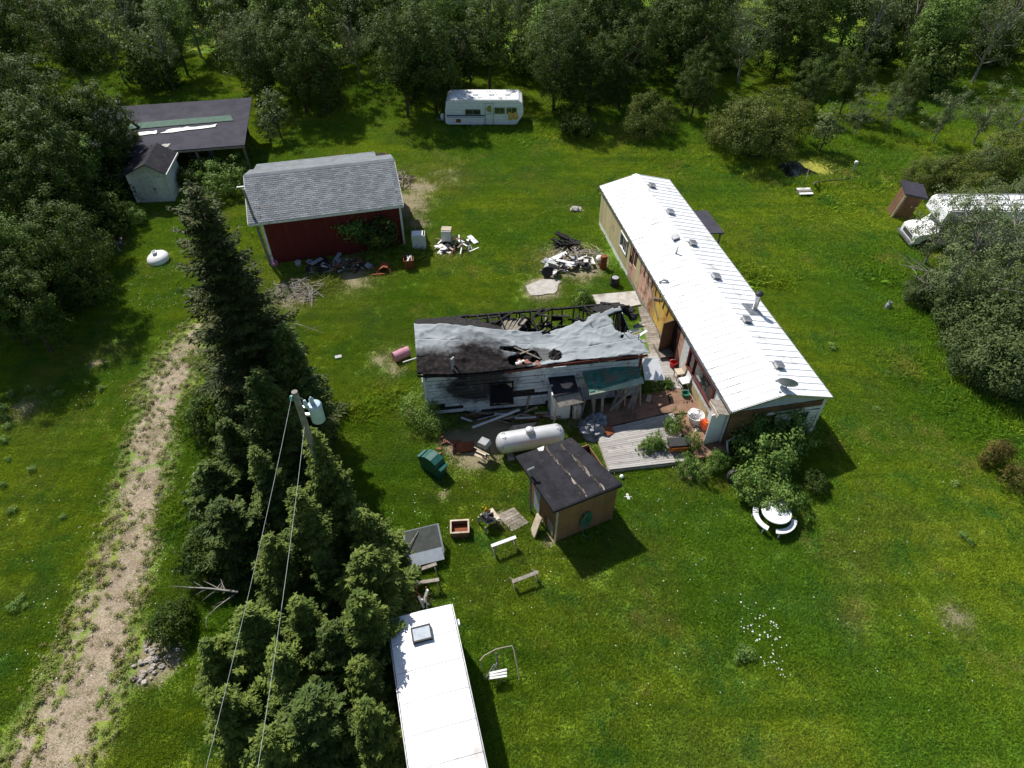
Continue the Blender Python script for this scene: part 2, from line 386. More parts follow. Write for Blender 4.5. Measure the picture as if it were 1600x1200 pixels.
gm = npmesh('ground', np.stack([GX.ravel(), GY.ravel(), np.zeros(GX.size)], 1), np.stack([i_, i_+1, i_+nx_+1, i_+nx_], 1), groundmat())
a_ = gm.attributes.new('dry', 'FLOAT', 'POINT'); a_.data.foreach_set('value', dryness(GX.ravel(), GY.ravel()).astype(np.float32))
link('ground', gm, kind='structure')

ROADPX = [(312,505,.7),(288,545,1.15),(265,590,1.25),(250,640,1.1),(238,690,1.15),(222,760,1.05),(207,830,1.15),(188,900,1.15),(166,960,1.2),(142,1030,1.3),(115,1100,1.4),(72,1200,1.5),(0,1330,1.6)]
rp = [(P(u, v), hw) for u, v, hw in ROADPX]
road_pts = []
for (a, wa), (b, wb) in zip(rp[:-1], rp[1:]):
    for k in range(12): t = k/12; road_pts.append((a.x*(1-t)+b.x*t, a.y*(1-t)+b.y*t, wa*(1-t)+wb*t))
RA = np.array(road_pts)
for _ in range(6): RA[1:-1] = (RA[:-2]+RA[1:-1]*2+RA[2:])/4
rd = np.gradient(RA[:, :2], axis=0); rd /= np.linalg.norm(rd, axis=1)[:, None]; rn = np.stack([-rd[:, 1], rd[:, 0]], 1)
K = 21; tt = np.linspace(-1.35, 1.35, K)
RV = (RA[:, None, :2] + rn[:, None, :]*(tt[None, :, None]*RA[:, None, 2:3])).reshape(-1, 2)
ed = np.abs(np.tile(tt, (len(RA), 1)))**2*.55
al = np.linspace(0, 1, len(RA))[:, None]; ed = ed + np.clip(.16-al, 0, 1)*2.2
ed = ed + .42*np.exp(-((tt[None, :]+.42)/.13)**2)*(al > .45) + .25*np.exp(-((al-.38)/.03)**2) + .2*np.exp(-((al-.22)/.02)**2)
i_ = (np.arange(K-1)[None, :] + K*np.arange(len(RA)-1)[:, None]).ravel()
gv = npmesh('gravel_drive', np.concatenate([RV, np.full((len(RV), 1), .004)], 1), np.stack([i_, i_+K, i_+K+1, i_+1], 1), gravelmat())
a_ = gv.attributes.new('edge', 'FLOAT', 'POINT'); a_.data.foreach_set('value', ed.ravel().astype(np.float32))
link('gravel_drive', gv, kind='structure')
def roadness(x, y):
    best = np.full(x.shape, 9.0)
    for X, Y, W in RA[::3]: best = np.minimum(best, np.hypot(x-X, y-Y)/W)
    return best

# pond corner with scum
def patch(name, px, m, z, kind='structure'):
    pts = [P(u, v) for u, v in px]; me = MB().add([(p.x, p.y, z) for p in pts], [tuple(range(len(pts)))]).build(name, m)
    me['kind'] = kind; return me
patch('pond_water', [(1196,256),(1222,250),(1250,252),(1275,268),(1282,276),(1262,283),(1228,280),(1204,270)][::-1], M['water'], .008)
patch('pond_scum', [(1243,249),(1262,247),(1285,255),(1306,264),(1318,273),(1296,276),(1276,270),(1258,262)][::-1], M['scum'], .014, 'stuff')

# frames of the buildings
HO = (5.79, 40.21); HD = (.187, -.982); hl, HRZ = frame_of(HO, HD)
GO = (-15.1, 34.95); GD = (.97, .243); gl, GRZ = frame_of(GO, GD)
bA = P(652, 585, 3.2); bB = P(1015, 553, 3.2); BO = (bA.x, bA.y); BD = (bB.x-bA.x, bB.y-bA.y); BL = math.hypot(*BD); bl, BRZ = frame_of(BO, BD)
def lw(o, d, x, y):
    n = math.hypot(*d); dx, dy = d[0]/n, d[1]/n; return (o[0]+dx*x-dy*y, o[1]+dy*x+dx*y)
def rect(o, d, x0, x1, y0, y1): return [lw(o, d, *q) for q in ((x0, y0), (x1, y0), (x1, y1), (x0, y1))]
deckP = [P(*q) for q in [(925,672),(950,735),(1062,726),(1120,712),(1132,700),(1045,560),(995,490),(985,520),(1010,590),(1000,640),(1000,655)]]
SHP = [P(868, 848), P(957, 810)]
NOGRASS = [[P(*q) for q in [(1196,256),(1243,247),(1264,246),(1318,273),(1296,279),(1262,283),(1228,280),(1204,270)]], rect(HO, HD, 0, 20.6, .1, 4.75), rect(GO, GD, 0, 8.4, .3, 7.9), rect(BO, BD, .1, 10.7, .1, 6.0), deckP,
           [P(*q) for q in [(925,462),(995,455),(1003,480),(940,490)]], [P(*q) for q in [(822,450),(850,437),(878,440),(865,462),(830,464)]]]

# ------------------------------------------------------------------ lawn: blades in tufts, scattered over the ground
def tuft(seed, n, spread, h, wd, lean):
    r = np.random.default_rng(seed); V = []; F = []
    for k in range(n):
        a, q = r.random()*2*PI, spread*math.sqrt(r.random()); x, y = q*math.cos(a), q*math.sin(a)
        t = r.random()*2*PI; hh = h*(.5+r.random()*.7); l = hh*lean*r.random()*1.6; b = r.random()*2*PI
        wx, wy = wd*math.cos(t)/2, wd*math.sin(t)/2; o = len(V)
        V += [(x-wx, y-wy, 0), (x+wx, y+wy, 0), (x+wx*.7+l*.4*math.cos(b), y+wy*.7+l*.4*math.sin(b), hh*.6), (x+l*math.cos(b), y+l*math.sin(b), hh)]
        F += [(o, o+1, o+2), (o, o+2, o+3)]
    return V, F
def scatter(name, label, cat, pts, rot, scl, dry, tf, m):
    V, F = tf; n = len(pts); nv = len(V)
    V = np.concatenate([np.asarray(V, np.float32), np.concatenate([pts, np.zeros((n, 1))], 1) if pts.shape[1] == 2 else pts]); F = np.asarray(F)
    me = npmesh(name, V, F, m)
    def at(nm, t, arr):
        a = me.attributes.new(nm, t, 'POINT'); a.data.foreach_set('value', arr)
    at('pt', 'BOOLEAN', np.concatenate([np.zeros(nv, bool), np.ones(n, bool)]))
    z = np.zeros(nv, np.float32)
    at('rot', 'FLOAT', np.concatenate([z, rot.astype(np.float32)])); at('scl', 'FLOAT', np.concatenate([z+1, scl.astype(np.float32)]))
    at('dryp', 'FLOAT', np.concatenate([z, dry.astype(np.float32)]))
    o = link(name, me, kind='stuff'); tag(o, label, cat)
    g = bpy.data.node_groups.new(name+'_scatter', 'GeometryNodeTree')
    g.interface.new_socket('Geometry', in_out='INPUT', socket_type='NodeSocketGeometry'); g.interface.new_socket('Geometry', in_out='OUTPUT', socket_type='NodeSocketGeometry')
    N = g.nodes.new; gi = N('NodeGroupInput'); go = N('NodeGroupOutput')
    def na(nm, t):
        a = N('GeometryNodeInputNamedAttribute'); a.data_type = t; a.inputs[0].default_value = nm; return a.outputs[0]
    sp = N('GeometryNodeSeparateGeometry'); g.links.new(gi.outputs[0], sp.inputs[0]); g.links.new(na('pt', 'BOOLEAN'), sp.inputs[1])
    m2p = N('GeometryNodeMeshToPoints'); g.links.new(sp.outputs[0], m2p.inputs[0])
    ip = N('GeometryNodeInstanceOnPoints'); g.links.new(m2p.outputs[0], ip.inputs['Points']); g.links.new(sp.outputs[1], ip.inputs['Instance'])
    cx = N('ShaderNodeCombineXYZ'); g.links.new(na('rot', 'FLOAT'), cx.inputs[2])
    e2r = N('FunctionNodeEulerToRotation'); g.links.new(cx.outputs[0], e2r.inputs[0]); g.links.new(e2r.outputs[0], ip.inputs['Rotation'])
    g.links.new(na('scl', 'FLOAT'), ip.inputs['Scale']); g.links.new(ip.outputs[0], go.inputs[0])
    md = o.modifiers.new('scatter', 'NODES'); md.node_group = g
    return o
LUSHPX = [(930,190,4),(860,200,3),(1050,215,4),(1110,235,3),(1400,200,6),(1350,250,4),(1300,300,2.5),(1450,580,2.2),(1500,620,2.2),(1560,660,2.5),(1430,500,2),(1400,430,2),(1440,420,2),
          (760,207,2),(700,210,1.5),(820,210,2),(510,165,2),(1480,220,5),(1560,200,5),(600,400,.8),(640,395,.8),(500,440,1),(885,160,3),(1180,260,2),(1270,285,1.2),(1355,285,1.5),
          (290,560,0.8),(300,650,1.2),(280,800,1),(600,620,1),(1220,440,.8),(1170,430,.6),(1280,680,.8),(900,780,.4),(560,640,.8),(1330,230,3),(1040,250,2),(330,450,1.5),(960,300,.8)]
def lush(x, y):
    d = np.zeros_like(x)
    for u, v, r in LUSHPX:
        q = P(u, v); d = np.maximum(d, np.exp(-((x-q.x)**2+(y-q.y)**2)/(r*r)))
    return d
def lawn_points(n, y0, y1, seed, power=1.0):
    r = np.random.default_rng(seed)
    y = y0 + (y1-y0)*r.random(n)**power; half = 15+.57*y
    x = (r.random(n)*2-1)*half
    # keep an even density over the widening field of view
    keep = r.random(n) < half/(15+.57*y1); return x[keep], y[keep], r
def lawn(name, label, seed, n, y0, y1, tf, base, m, lushpow=1.6, only_lush=False, road_keep=.12):
    x, y, r = lawn_points(n, y0, y1, seed)
    ok = np.ones(len(x), bool)
    for p in NOGRASS: ok &= ~inpoly(x, y, [tuple(q[:2]) for q in p])
    dr = dryness(x, y); lu = lush(x, y); rr = roadness(x, y); nz = fbm(x, y, .9, 3); u = r.random(len(x))
    keep = np.clip(1.15 - dr*1.25 + (nz-.5)*.9, .03, 1)
    onr = np.clip((rr-.55)/.5 + (fbm(x, y, 1.4, 9)-.5)*2.4, road_keep, 1); keep = keep*np.where(rr < 1.5, onr, 1)
    keep *= np.where(rr < 1.5, .7, 1)
    if only_lush: keep = keep*np.clip(lu*1.5 + (nz > .66)*.25 - .25 + np.where(rr < 1.6, .1, 0), 0, 1)
    ok &= u < keep
    x, y, dr, lu, rr, nz = (q[ok] for q in (x, y, dr, lu, rr, nz)); n = len(x)
    s = base*(.6 + .9*nz*r.random(n) + .35*r.random(n))*(1 + lushpow*lu)*np.where(rr < 1.3, .62, 1)
    dp = np.clip(dr*1.1 + np.where(rr < 1.6, .3, 0) + (fbm(x, y, .35, 5)-.55)*1.6, 0, 1)*(r.random(n)*.6+.4)
    return scatter(name, label, 'grass', np.stack([x, y], 1), r.random(n)*2*PI, s, dp, tf, m)
M['blade'] = leafmat('grass_blade', (.05, .1, .01), (.05, .1, .01), lawn=1, trans=.38, rough=.6)
lawn('lawn_grass', 'green mown grass covering the near part of the yard', 11, 150000, 5, 34, tuft(1, 46, .26, .085, .014, 1.1), 1.0, M['blade'])
lawn('field_grass', 'green grass covering the far part of the yard', 12, 150000, 34, 74, tuft(2, 40, .36, .11, .022, 1.1), 1.15, M['blade'])
lawn('tall_grass', 'uncut tall lush grass clumps along the bushes and sheds', 13, 90000, 5, 72, tuft(3, 38, .16, .26, .018, .9), .75, M['blade'], 1.1, True)
def weeds(name, label, cat, area, n, seed, m, tf, s0, zoff=0):
    r = np.random.default_rng(seed); X = []
    for (u, v, rad), k in zip(area, n):
        q = P(u, v); a = r.random(k)*2*PI; d = rad*np.sqrt(r.random(k)); X.append(np.stack([q.x+d*np.cos(a), q.y+d*np.sin(a), np.full(k, zoff)], 1))
    X = np.concatenate(X); k = len(X)
    return scatter(name, label, cat, X, r.random(k)*6.28, s0*(.6+.8*r.random(k)), np.zeros(k), tf, m)
def flower():
    V = []; F = []
    for k in range(6):
        a = k*PI/3; V += [(0, 0, .0), (.03*math.cos(a), .03*math.sin(a), .01), (.03*math.cos(a+.9), .03*math.sin(a+.9), .01)]; F.append((3*k, 3*k+1, 3*k+2))
    return V, F
weeds('white_daisies', 'white daisies in a loose patch in the lower lawn', 'flowers', [(1165,950,.5),(1185,985,.7),(1205,1010,.8),(1195,965,.5),(1215,1045,.6)], [6,22,22,8,10], 5, M['whitepetal'], flower(), .8, .16)
weeds('clover_flowers', 'small pale clover flowers dotted over the lawn', 'flowers',
      [(255,440,3),(200,600,2.5),(240,800,3),(980,880,6),(700,850,3),(1200,900,8),(800,260,9),(700,210,5),(1300,350,8),(150,960,3),(60,850,4),(1500,900,6),(860,240,5)], [160,90,90,90,40,60,90,60,80,70,40,30,60], 6, M['whitepetal'], flower(), .55, .10)

# ------------------------------------------------------------------ the long mobile home
EZ, RZ, HW, HL = 2.8, 3.42, 4.85, 20.75
mh = T('mobile_home', 'long mobile home with ribbed white metal roof and siding stripped to pink and yellow boards', 'mobile home', (HO[0], HO[1], 0), HRZ)
# walls: a solid core coloured near-black for the unlit inside, clad in separate panels
B(mh, 'wall_core', M['dark'], (HL/2, HW/2, 1.25), (20.3, 4.45, 2.5))
for x in (.215, HL-.245): MB().prism([(.2, 2.5), (HW-.2, 2.5), (HW-.2, 2.78), (2.43, 3.36), (.2, 2.78)], 'x', x, x+.03).build('gable_end', M['bluegrey'], mh)
hv = [('tan', .20, 4.55), ('tan', 6.0, 6.45), ('pink', 6.45, 8.9), ('pink', 8.9, 9.9), ('yellow', 9.9, 13.55), ('pink', 14.5, 15.1), ('white', 15.1, 15.85)]
for mn, x0, x1 in hv:
    k = max(1, round((x1-x0)/.62)); dx = (x1-x0)/k
    for i in range(k):
        mm = M[mn]
        if mn == 'pink' and i % 3 == 2: mm = M['tan']
        if mn == 'yellow' and i == 0: mm = M['pink']
        top = 2.62
        if mn == 'pink' and i in (0, 1) and x0 < 7: top = 1.15 if i == 0 else 1.4
        B(mh, 'siding_panel', mm, (x0+dx*(i+.5), .155+.012*random.random(), .38+top/2-.19), (dx-.018, .05, top-.36))
for x0, x1, z0, z1 in ((4.55, 6.0, .36, 1.2), (4.55, 6.0, 2.2, 2.62)): B(mh, 'siding_panel', M['tan'], ((x0+x1)/2, .16, (z0+z1)/2), (x1-x0-.02, .05, z1-z0))
for i in range(3): B(mh, 'window_board', M['oldwood'], (5.2+i*.27, .14, 1.65), (.12, .03, 1.0), (0, .06*(i-1), 0))
# dark hole where the cladding fell off, ragged strips over it
for i in range(5): B(mh, 'torn_strip', M['brown' if i % 2 else 'pink'], (6.65+.26*i, .15, 1.9+.25*random.random()), (.10, .03, .6+.5*random.random()), (0, random.uniform(-.08, .08), 0))
for i in range(7): B(mh, 'stud', M['brown' if i % 2 else 'rust'], (9.0+.62*i, .12, 2.2), (.06, .04, .7), (0, random.uniform(-.3, .3), 0))
B(mh, 'brace_board', M['oldwood'], (10.8, .11, 1.5), (2.2, .04, .12), (0, .55, 0)); B(mh, 'brace_board', M['oldwood'], (11.2, .105, 1.9), (1.5, .03, .08), (0, -.6, 0))
# entrance in the middle: recess, frame, dark door leaf
B(mh, 'door_frame', M['darkred'], (13.62, .14, 1.45), (.10, .08, 2.3)); B(mh, 'door_frame', M['darkred'], (14.45, .14, 1.45), (.10, .08, 2.3))
dl = B(mh, 'door', M['brown'], (13.75, -.18, 1.35), (.05, .72, 2.0), (0, 0, .25))
# living-room window
B(mh, 'siding_panel', M['white'], (17.4, .155, 2.46), (3.05, .05, .28))
for i in range(5): B(mh, 'siding_panel', M['white'], (16.17+.615*i, .155, .98), (.60, .05, .36)); B(mh, 'siding_panel', M['tan'], (16.17+.615*i, .16, .52), (.60, .05, .52))
win = MB()
for c, d in (((17.4, .12, 1.20), (3.1, .10, .08)), ((17.4, .12, 2.30), (3.1, .10, .08)), ((15.93, .12, 1.75), (.10, .10, 1.1)), ((18.87, .12, 1.75), (.16, .10, 1.1)), ((16.6, .125, 1.75), (.07, .09, 1.1))): win.box(c, d)
wf = win.build('window_frame', M['darkred'], mh)
MB().box((16.26, .17, 1.75), (.62, .02, 1.04)).build('pane', M['glass'], wf); MB().box((17.73, .17, 1.75), (2.16, .02, 1.04)).build('pane', M['glass'], wf)
win = MB()
for c, d in (((5.2, .12, 1.22), (1.3, .08, .06)), ((5.2, .12, 2.18), (1.3, .08, .06)), ((4.6, .12, 1.7), (.06, .08, 1.0)), ((5.86, .12, 1.7), (.06, .08, 1.0))): win.box(c, d)
wf = win.build('window_frame', M['white'], mh); MB().box((5.2, .17, 1.7), (1.2, .02, .9)).build('pane', M['glass'], wf)
for i in range(1): B(mh, 'siding_panel', M['white'], (19.2, .155, 1.5), (.50, .05, 2.24))
B(mh, 'siding_panel', M['white'], (20.42, .155, 1.5), (.10, .05, 2.24)); B(mh, 'siding_panel', M['white'], (19.93, .155, 2.5), (.85, .05, .24))
fd = B(mh, 'door', M['white_clean'], (20.32, -.24, 1.30), (.045, .84, 2.0), (0, 0, .10), label='white entrance door swung wide open')
B(mh, 'door_frame', M['white'], (19.5, .13, 1.4), (.06, .08, 2.1))
B(mh, 'door_awning', M['oldwood'], (20.1, -.18, 2.45), (.95, .6, .04), (-.35, 0, 0)); B(mh, 'awning_board', M['palewood'], (20.1, -.47, 2.36), (.95, .04, .2))
# east and end walls
for i in range(33): B(mh, 'siding_panel', M['tan' if i < 20 else 'white'], (.52+.613*i, HW-.155, 1.5), (.60, .05, 2.24))
for i in range(11):
    z = .45+.19*i
    if i < 8: B(mh, 'lap_board', M['white'], (HL-.205, 3.55, z), (.03, 2.1, .17), (0, .05, 0))
B(mh, 'trim_band', M['brown'], (HL-.20, HW/2, 2.32), (.05, 4.5, .34)); B(mh, 'trim_band', M['white'], (HL-.185, HW/2+.9, 2.06), (.04, 2.7, .16))
B(mh, 'end_sheet', M['brownwall'], (HL-.21, 1.25, 1.2), (.04, 2.1, 2.1))
B(mh, 'corner_board', M['white'], (HL-.19, HW-.16, 1.4), (.06, .16, 2.3)); B(mh, 'corner_board', M['white'], (.2, .18, 1.45), (.08, .08, 2.3))
win = MB()
for c, d in (((HL-.18, 3.7, 1.0), (.07, 1.0, .08)), ((HL-.18, 3.7, 1.9), (.07, 1.0, .08)), ((HL-.18, 3.24, 1.45), (.07, .08, .84)), ((HL-.18, 4.16, 1.45), (.07, .08, .84))): win.box(c, d)
wf = win.build('window_frame', M['white'], mh); MB().box((HL-.183, 3.7, 1.45), (.02, .84, .82)).build('pane', M['glass'], wf)
# skirting
for i in range(13): B(mh, 'skirting_panel', M['white' if i < 4 else 'oldwood'], (.98+1.57*i, .16, .17), (1.52, .03, .34), (0, 0, random.uniform(-.01, .01)))
for i in range(13): B(mh, 'skirting_panel', M['oldwood'], (.98+1.57*i, HW-.16, .17), (1.52, .03, .34))
# roof deck, ribbed panels, cap, fascia
MB().prism([(.02, EZ-.09), (2.42, RZ-.07), (HW-.02, EZ-.09), (HW-.02, EZ-.02), (2.42, RZ-.006), (.02, EZ-.02)], 'x', .02, HL-.02).build('roof_deck', M['oldwood'], mh)
NP = 46; pw = HL/NP; sl = math.atan2(RZ-EZ, 2.42); SLN = math.hypot(2.42, RZ-EZ)
rm = MB(); prof = [(0, .002), (pw*.80, .002), (pw*.86, .030), (pw*.94, .030), (pw, .002)]
for a in (0, SLN):
    for x, z in prof: rm.v.append((x, a, z))
rm.f = [(i, i+1, 6+i, 5+i) for i in range(4)]
rmesh = rm.mesh('roof_panel', M['roof_metal'])
for i in range(NP):
    o = link('roof_panel', rmesh, mh); o.location = (i*pw, 0, EZ); o.rotation_euler = (sl, 0, 0)
    o = link('roof_panel', rmesh, mh); o.location = ((i+1)*pw, HW-.01, EZ); o.rotation_euler = (sl, 0, PI)
MB().prism([(2.18, RZ-.03), (2.42, RZ+.045), (2.66, RZ-.03), (2.42, RZ+.03)], 'x', -.02, HL+.02).build('ridge_cap', M['roof_metal'], mh)
for y in (-.015, HW+.015): B(mh, 'fascia', M['galv'], (HL/2, y, EZ-.06), (HL, .03, .12))
for x in (-.02, HL+.02):
    f_ = MB(); f_.prism([(0, EZ-.12), (0, EZ+.01), (2.42, RZ+.02), (HW, EZ+.01), (HW, EZ-.12), (2.42, RZ-.11)], 'x', x-.015, x+.015); f_.build('gable_trim', M['galv'], mh)
def onroof(y): return EZ + (RZ-EZ)*(1-abs(y-2.42)/2.42)
for x, y in ((1.57, 2.95), (4.92, 2.95), (8.45, 2.98), (11.75, 2.98), (15.5, 2.98), (18.87, 2.98), (7.85, 2.2)):
    z = onroof(y)
    m_ = MB().box((0, 0, .01), (.46, .46, .06)).box((0, 0, .09), (.30, .30, .12)).box((0, 0, .17), (.40, .40, .07))
    o = m_.build('roof_vent', M['galv'], mh); o.location = (x, y, z); o.rotation_euler = (-sl if y > 2.42 else sl, 0, 0)
MB().lathe([(.09, 0), (.05, .05), (.045, .35), (.06, .36), (.06, .44), (.03, .46)], (9.14, 1.77, onroof(1.77))).build('vent_pipe', M['galv'], mh, True)
MB().tube([(11.05, .1, EZ+.1), (11.1, .35, EZ+.25), (11.25, .55, EZ+.22)], .07, 8).build('bent_pipe', M['galv'], mh, True)
ch = MB().lathe([(.24, 0), (.15, .12), (.13, .14), (.13, .95), (.15, .96), (.15, 1.0)], (14.44, 4.0, onroof(4.0)-.05)).build('chimney', M['galv'], mh, True)
MB().lathe([(.2, 1.02), (.21, 1.1), (.19, 1.13), (.08, 1.2), (.01, 1.21)], (14.44, 4.0, onroof(4.0)-.05)).build('chimney_cap', M['black'], ch, True)
o = MB().box((0, 0, .02), (.95, .8, .03)).build('chimney_flashing', M['galv'], mh); o.location = (14.44, 3.85, onroof(3.85)+.02); o.rotation_euler = (-sl, 0, .05)
# side porch on the far side
B(mh, 'porch_roof', M['barnroof'], (4.75, 5.45, 2.28), (2.75, 1.5, .08), (-.06, 0, 0))
for x in (3.5, 6.0): B(mh, 'porch_post', M['oldwood'], (x, 6.05, 1.1), (.1, .1, 2.2))
B(mh, 'porch_floor', M['oldwood'], (4.75, 5.45, .25), (2.5, 1.3, .12))
# satellite dish
q = lw(HO, HD, 20.45, 2.5); sd_ = T('satellite_dish', 'grey satellite dish on the gable peak at the near end of the white roof', 'satellite dish', (q[0], q[1], RZ+.05), HRZ)
dsh = MB().lathe([(.02, 0), (.25, .03), (.42, .09), (.44, .10), (.40, .10), (.24, .045), (.02, .015)], (0, 0, 0), 24).build('reflector', M['greymetal'], sd_, True)
dsh.location = (.05, -.05, .32); dsh.rotation_euler = (Matrix.Rotation(-HRZ, 3, 'Z') @ Vector((.34, .84, .42)).to_track_quat('Z', 'Y').to_matrix()).to_euler()
MB().tube([(0, 0, 0), (0, 0, .28), (.05, -.04, .34)], .03, 8).build('mast', M['galv'], sd_); MB().tube([(.06, -.05, .2), (-.22, -.42, .34)], .015, 6).box((-.23, -.44, .36), (.07, .07, .1)).build('feed_arm', M['greymetal'], sd_)

# ------------------------------------------------------------------ dark red garage
ga = T('garage', 'dark red garage with grey shingle roof and white corner trim', 'garage', (GO[0], GO[1], 0), GRZ)
B(ga, 'wall_core', M['dark'], (4.2, 4.1, 1.55), (8.2, 7.4, 3.1))
for i in range(14): B(ga, 'siding_panel', M['red_siding'], (.3+.6*i, .36, 1.56), (.592, .05, 3.1))
for i in range(12):
    for x in (.06, 8.34):
        y = .66+.62*i; t = min(4.55, 3.2+.39*min(y, 3.5)-max(0, y-3.5)*.36) - .05
        B(ga, 'siding_panel', M['red_siding'], (x, y, t/2), (.05, .61, t))
for x in (.02, 8.38): B(ga, 'corner_trim', M['white'], (x, .33, 1.58), (.13, .12, 3.15))
def roofz(y): return 3.2+.4*y if y < 3.5 else 4.6-.36*(y-3.5)
MB().prism([(0, 3.08), (3.5, 4.5), (6.3, 3.49), (6.3, 3.57), (3.5, 4.585), (0, 3.185)], 'x', -.7, 8.6).build('roof_deck', M['oldwood'], ga)
sh = MB()
def shingles(mb, x0, x1, y0, y1, zf, step=.143, tab=.31, xskip=None):
    n = int(abs(y1-y0)/step); sg = 1 if y1 > y0 else -1
    for i in range(n):
        ya = y0+sg*i*step; yb = ya+sg*step*1.05; off = (i % 2)*tab/2 + random.random()*.03; x = x0-off
        while x < x1:
            a = max(x, x0)+.006; b = min(x+tab, x1)-.006; x += tab
            if b-a < .03: continue
            j = random.random()*.006; za, zb = zf(ya)+.02+j, zf(yb)+.006
            o = len(mb.v); mb.v += [(a, ya, za), (b, ya, za), (b, yb, zb), (a, yb, zb), (a, ya, za-.02), (b, ya, za-.02)]
            mb.f += [(o, o+1, o+2, o+3) if sg > 0 else (o+3, o+2, o+1, o), (o+4, o+5, o+1, o)]
shingles(sh, -.7, 8.6, 0, 3.48, roofz); shingles(sh, -.7, 8.6, 6.3, 3.52, roofz)
sh.build('shingles', M['shingle'], ga, kind='stuff')
MB().prism([(3.3, 4.545), (3.5, 4.64), (3.7, 4.555), (3.5, 4.615)], 'x', -.7, 8.6).build('ridge_cap', M['shingle'], ga)
B(ga, 'fascia', M['white'], (3.95, -.015, 3.12), (9.3, .03, .13)); B(ga, 'fascia', M['white'], (-.71, 1.75, 3.82), (.03, 3.75, .14), (math.atan(.4), 0, 0)); B(ga, 'fascia', M['white'], (8.61, 1.75, 3.82), (.03, 3.75, .14), (math.atan(.4), 0, 0))
B(ga, 'eave_edge', M['white'], (-1.0, 3.45, 3.9), (.6, .12, .05))
lt = MB().slab([(-.45, 6.2, 3.62), (7.6, 6.2, 3.62), (7.6, 8.3, 3.0), (-.45, 8.3, 3.0)], .09).build('lean_to_roof', M['oldwood'], ga)
s2 = MB(); shingles(s2, -.45, 7.6, 8.3, 6.25, lambda y: 3.62-(y-6.2)*.295); s2.build('lean_to_shingles', M['shingle'], ga, kind='stuff')
for i in range(3): B(ga, 'lean_to_wall', M['red_siding'], (.9+2.6*i, 8.05, 1.45), (2.55, .06, 2.9))
# service mast at the corner
q = P(424, 415); sp = T('service_pole', 'weathered grey post with meter leaning at the left corner of the red garage', 'pole', (q.x, q.y, 0))
MB().tube([(0, 0, 0), (-.35, .15, 5.2)], [.11, .07], 8).build('post', M['pole'], sp, True)
MB().box((-.2, -.02, 3.1), (.22, .16, .35)).build('meter_box', M['greymetal'], sp); MB().tube([(-.22, .0, 3.3), (-.36, .06, 5.3)], .025, 6).build('conduit', M['galv'], sp)

# ------------------------------------------------------------------ long dark shed with open front, upper left
c0 = P(238, 233, 2.6); c1 = P(381, 222, 2.6); c2 = P(373, 162, 2.6); c3 = P(165, 178, 2.6)
cd = (c1-c0).normalized(); cO = (c0.x, c0.y); cR = math.atan2(cd.y, cd.x); cl_ = math.hypot(c1.x-c0.x, c1.y-c0.y)
cs = T('open_front_shed', 'long low shed with dark roll roofing, a green strip and peeled white patches', 'shed', (c0.x, c0.y, 0), cR)
XL = -5.5; XR = cl_; DP = 7.4
def cz(y): return 2.35+.09*y
for i in range(4):
    y0 = i*DP/4; y1 = (i+1)*DP/4+.08
    m_ = MB().slab([(XL, y0, cz(y0)+.012*(3-i)), (XR, y0, cz(y0)+.012*(3-i)), (XR, y1, cz(y1)+.012*(3-i)), (XL, y1, cz(y1)+.012*(3-i))], .05)
    m_.build('roofing_sheet', M['barnroof'], cs)
def onsheet(pts, m_, dz, name, th=.006):
    mb = MB(); mb.slab([(x, y, cz(y)+dz) for x, y in pts], th); return mb.build(name, m_, cs)
onsheet([(-3.2, 3.5), (5.3, 3.75), (5.0, 4.65), (-3.2, 4.45)], M['green_felt'], .07, 'green_strip')
def ragged(pts, k, amp, seed):
    r = random.Random(seed); out = []
    for i in range(len(pts)):
        a, b = pts[i], pts[(i+1) % len(pts)]
        for j in range(k): t = j/k; out.append((a[0]*(1-t)+b[0]*t+r.uniform(-amp, amp), a[1]*(1-t)+b[1]*t+r.uniform(-amp, amp)))
    return out
onsheet(ragged([(-1.6, 2.5), (-.2, 2.6), (-.2, 3.05), (-1.5, 3.0)], 4, .06, 1), M['white'], .076, 'bare_patch')
onsheet(ragged([(.0, 2.55), (4.0, 2.95), (4.1, 3.4), (3.3, 3.2), (1.9, 3.25), (.7, 3.1)], 4, .07, 2), M['white'], .076, 'bare_patch')
onsheet(ragged([(.2, .45), (1.0, .5), (1.0, 1.0), (.5, .9)], 3, .05, 3), M['concrete'], .076, 'bare_patch')
B(cs, 'back_wall', M['char'], (0, DP-.2, 1.45), (11, .1, 2.9)); B(cs, 'side_wall', M['oldwood'], (XL+.2, DP/2, 1.2), (.1, DP-.6, 2.3))  # back wall near-black: darkness inside the open front put into its colour
for i, x in enumerate((-2.5, .3, 2.9, XR-.15)): B(cs, 'post', M['oldwood'], (x, .15, 1.15), (.14, .14, 2.3), (random.uniform(-.04, .04), random.uniform(-.04, .04), 0))
B(cs, 'fascia', M['oldwood'], ((XL+XR)/2, -.02, 2.26), (XR-XL, .04, .14))
B(cs, 'beam', M['oldwood'], ((XL+XR)/2, .15, 2.2), (XR-XL-.1, .12, .12))
ck = P(217, 196, 2.9)-Vector((c0.x, c0.y, 0)); ck.rotate(Euler((0, 0, -cR))); bx, by = ck.x, ck.y; bz = cz(by)
ch = MB().tube([(bx, by, bz), (bx-.15, by, bz+.2), (bx-.75, by+.2, bz+.7), (bx-.9, by+.25, bz+1.9)], .1, 8).build('stove_pipe', M['black'], cs, True)
MB().lathe([(.16, 0), (.17, .12), (.03, .2)], (bx-.9, by+.25, bz+1.9), 10).build('pipe_cap', M['white'], ch)
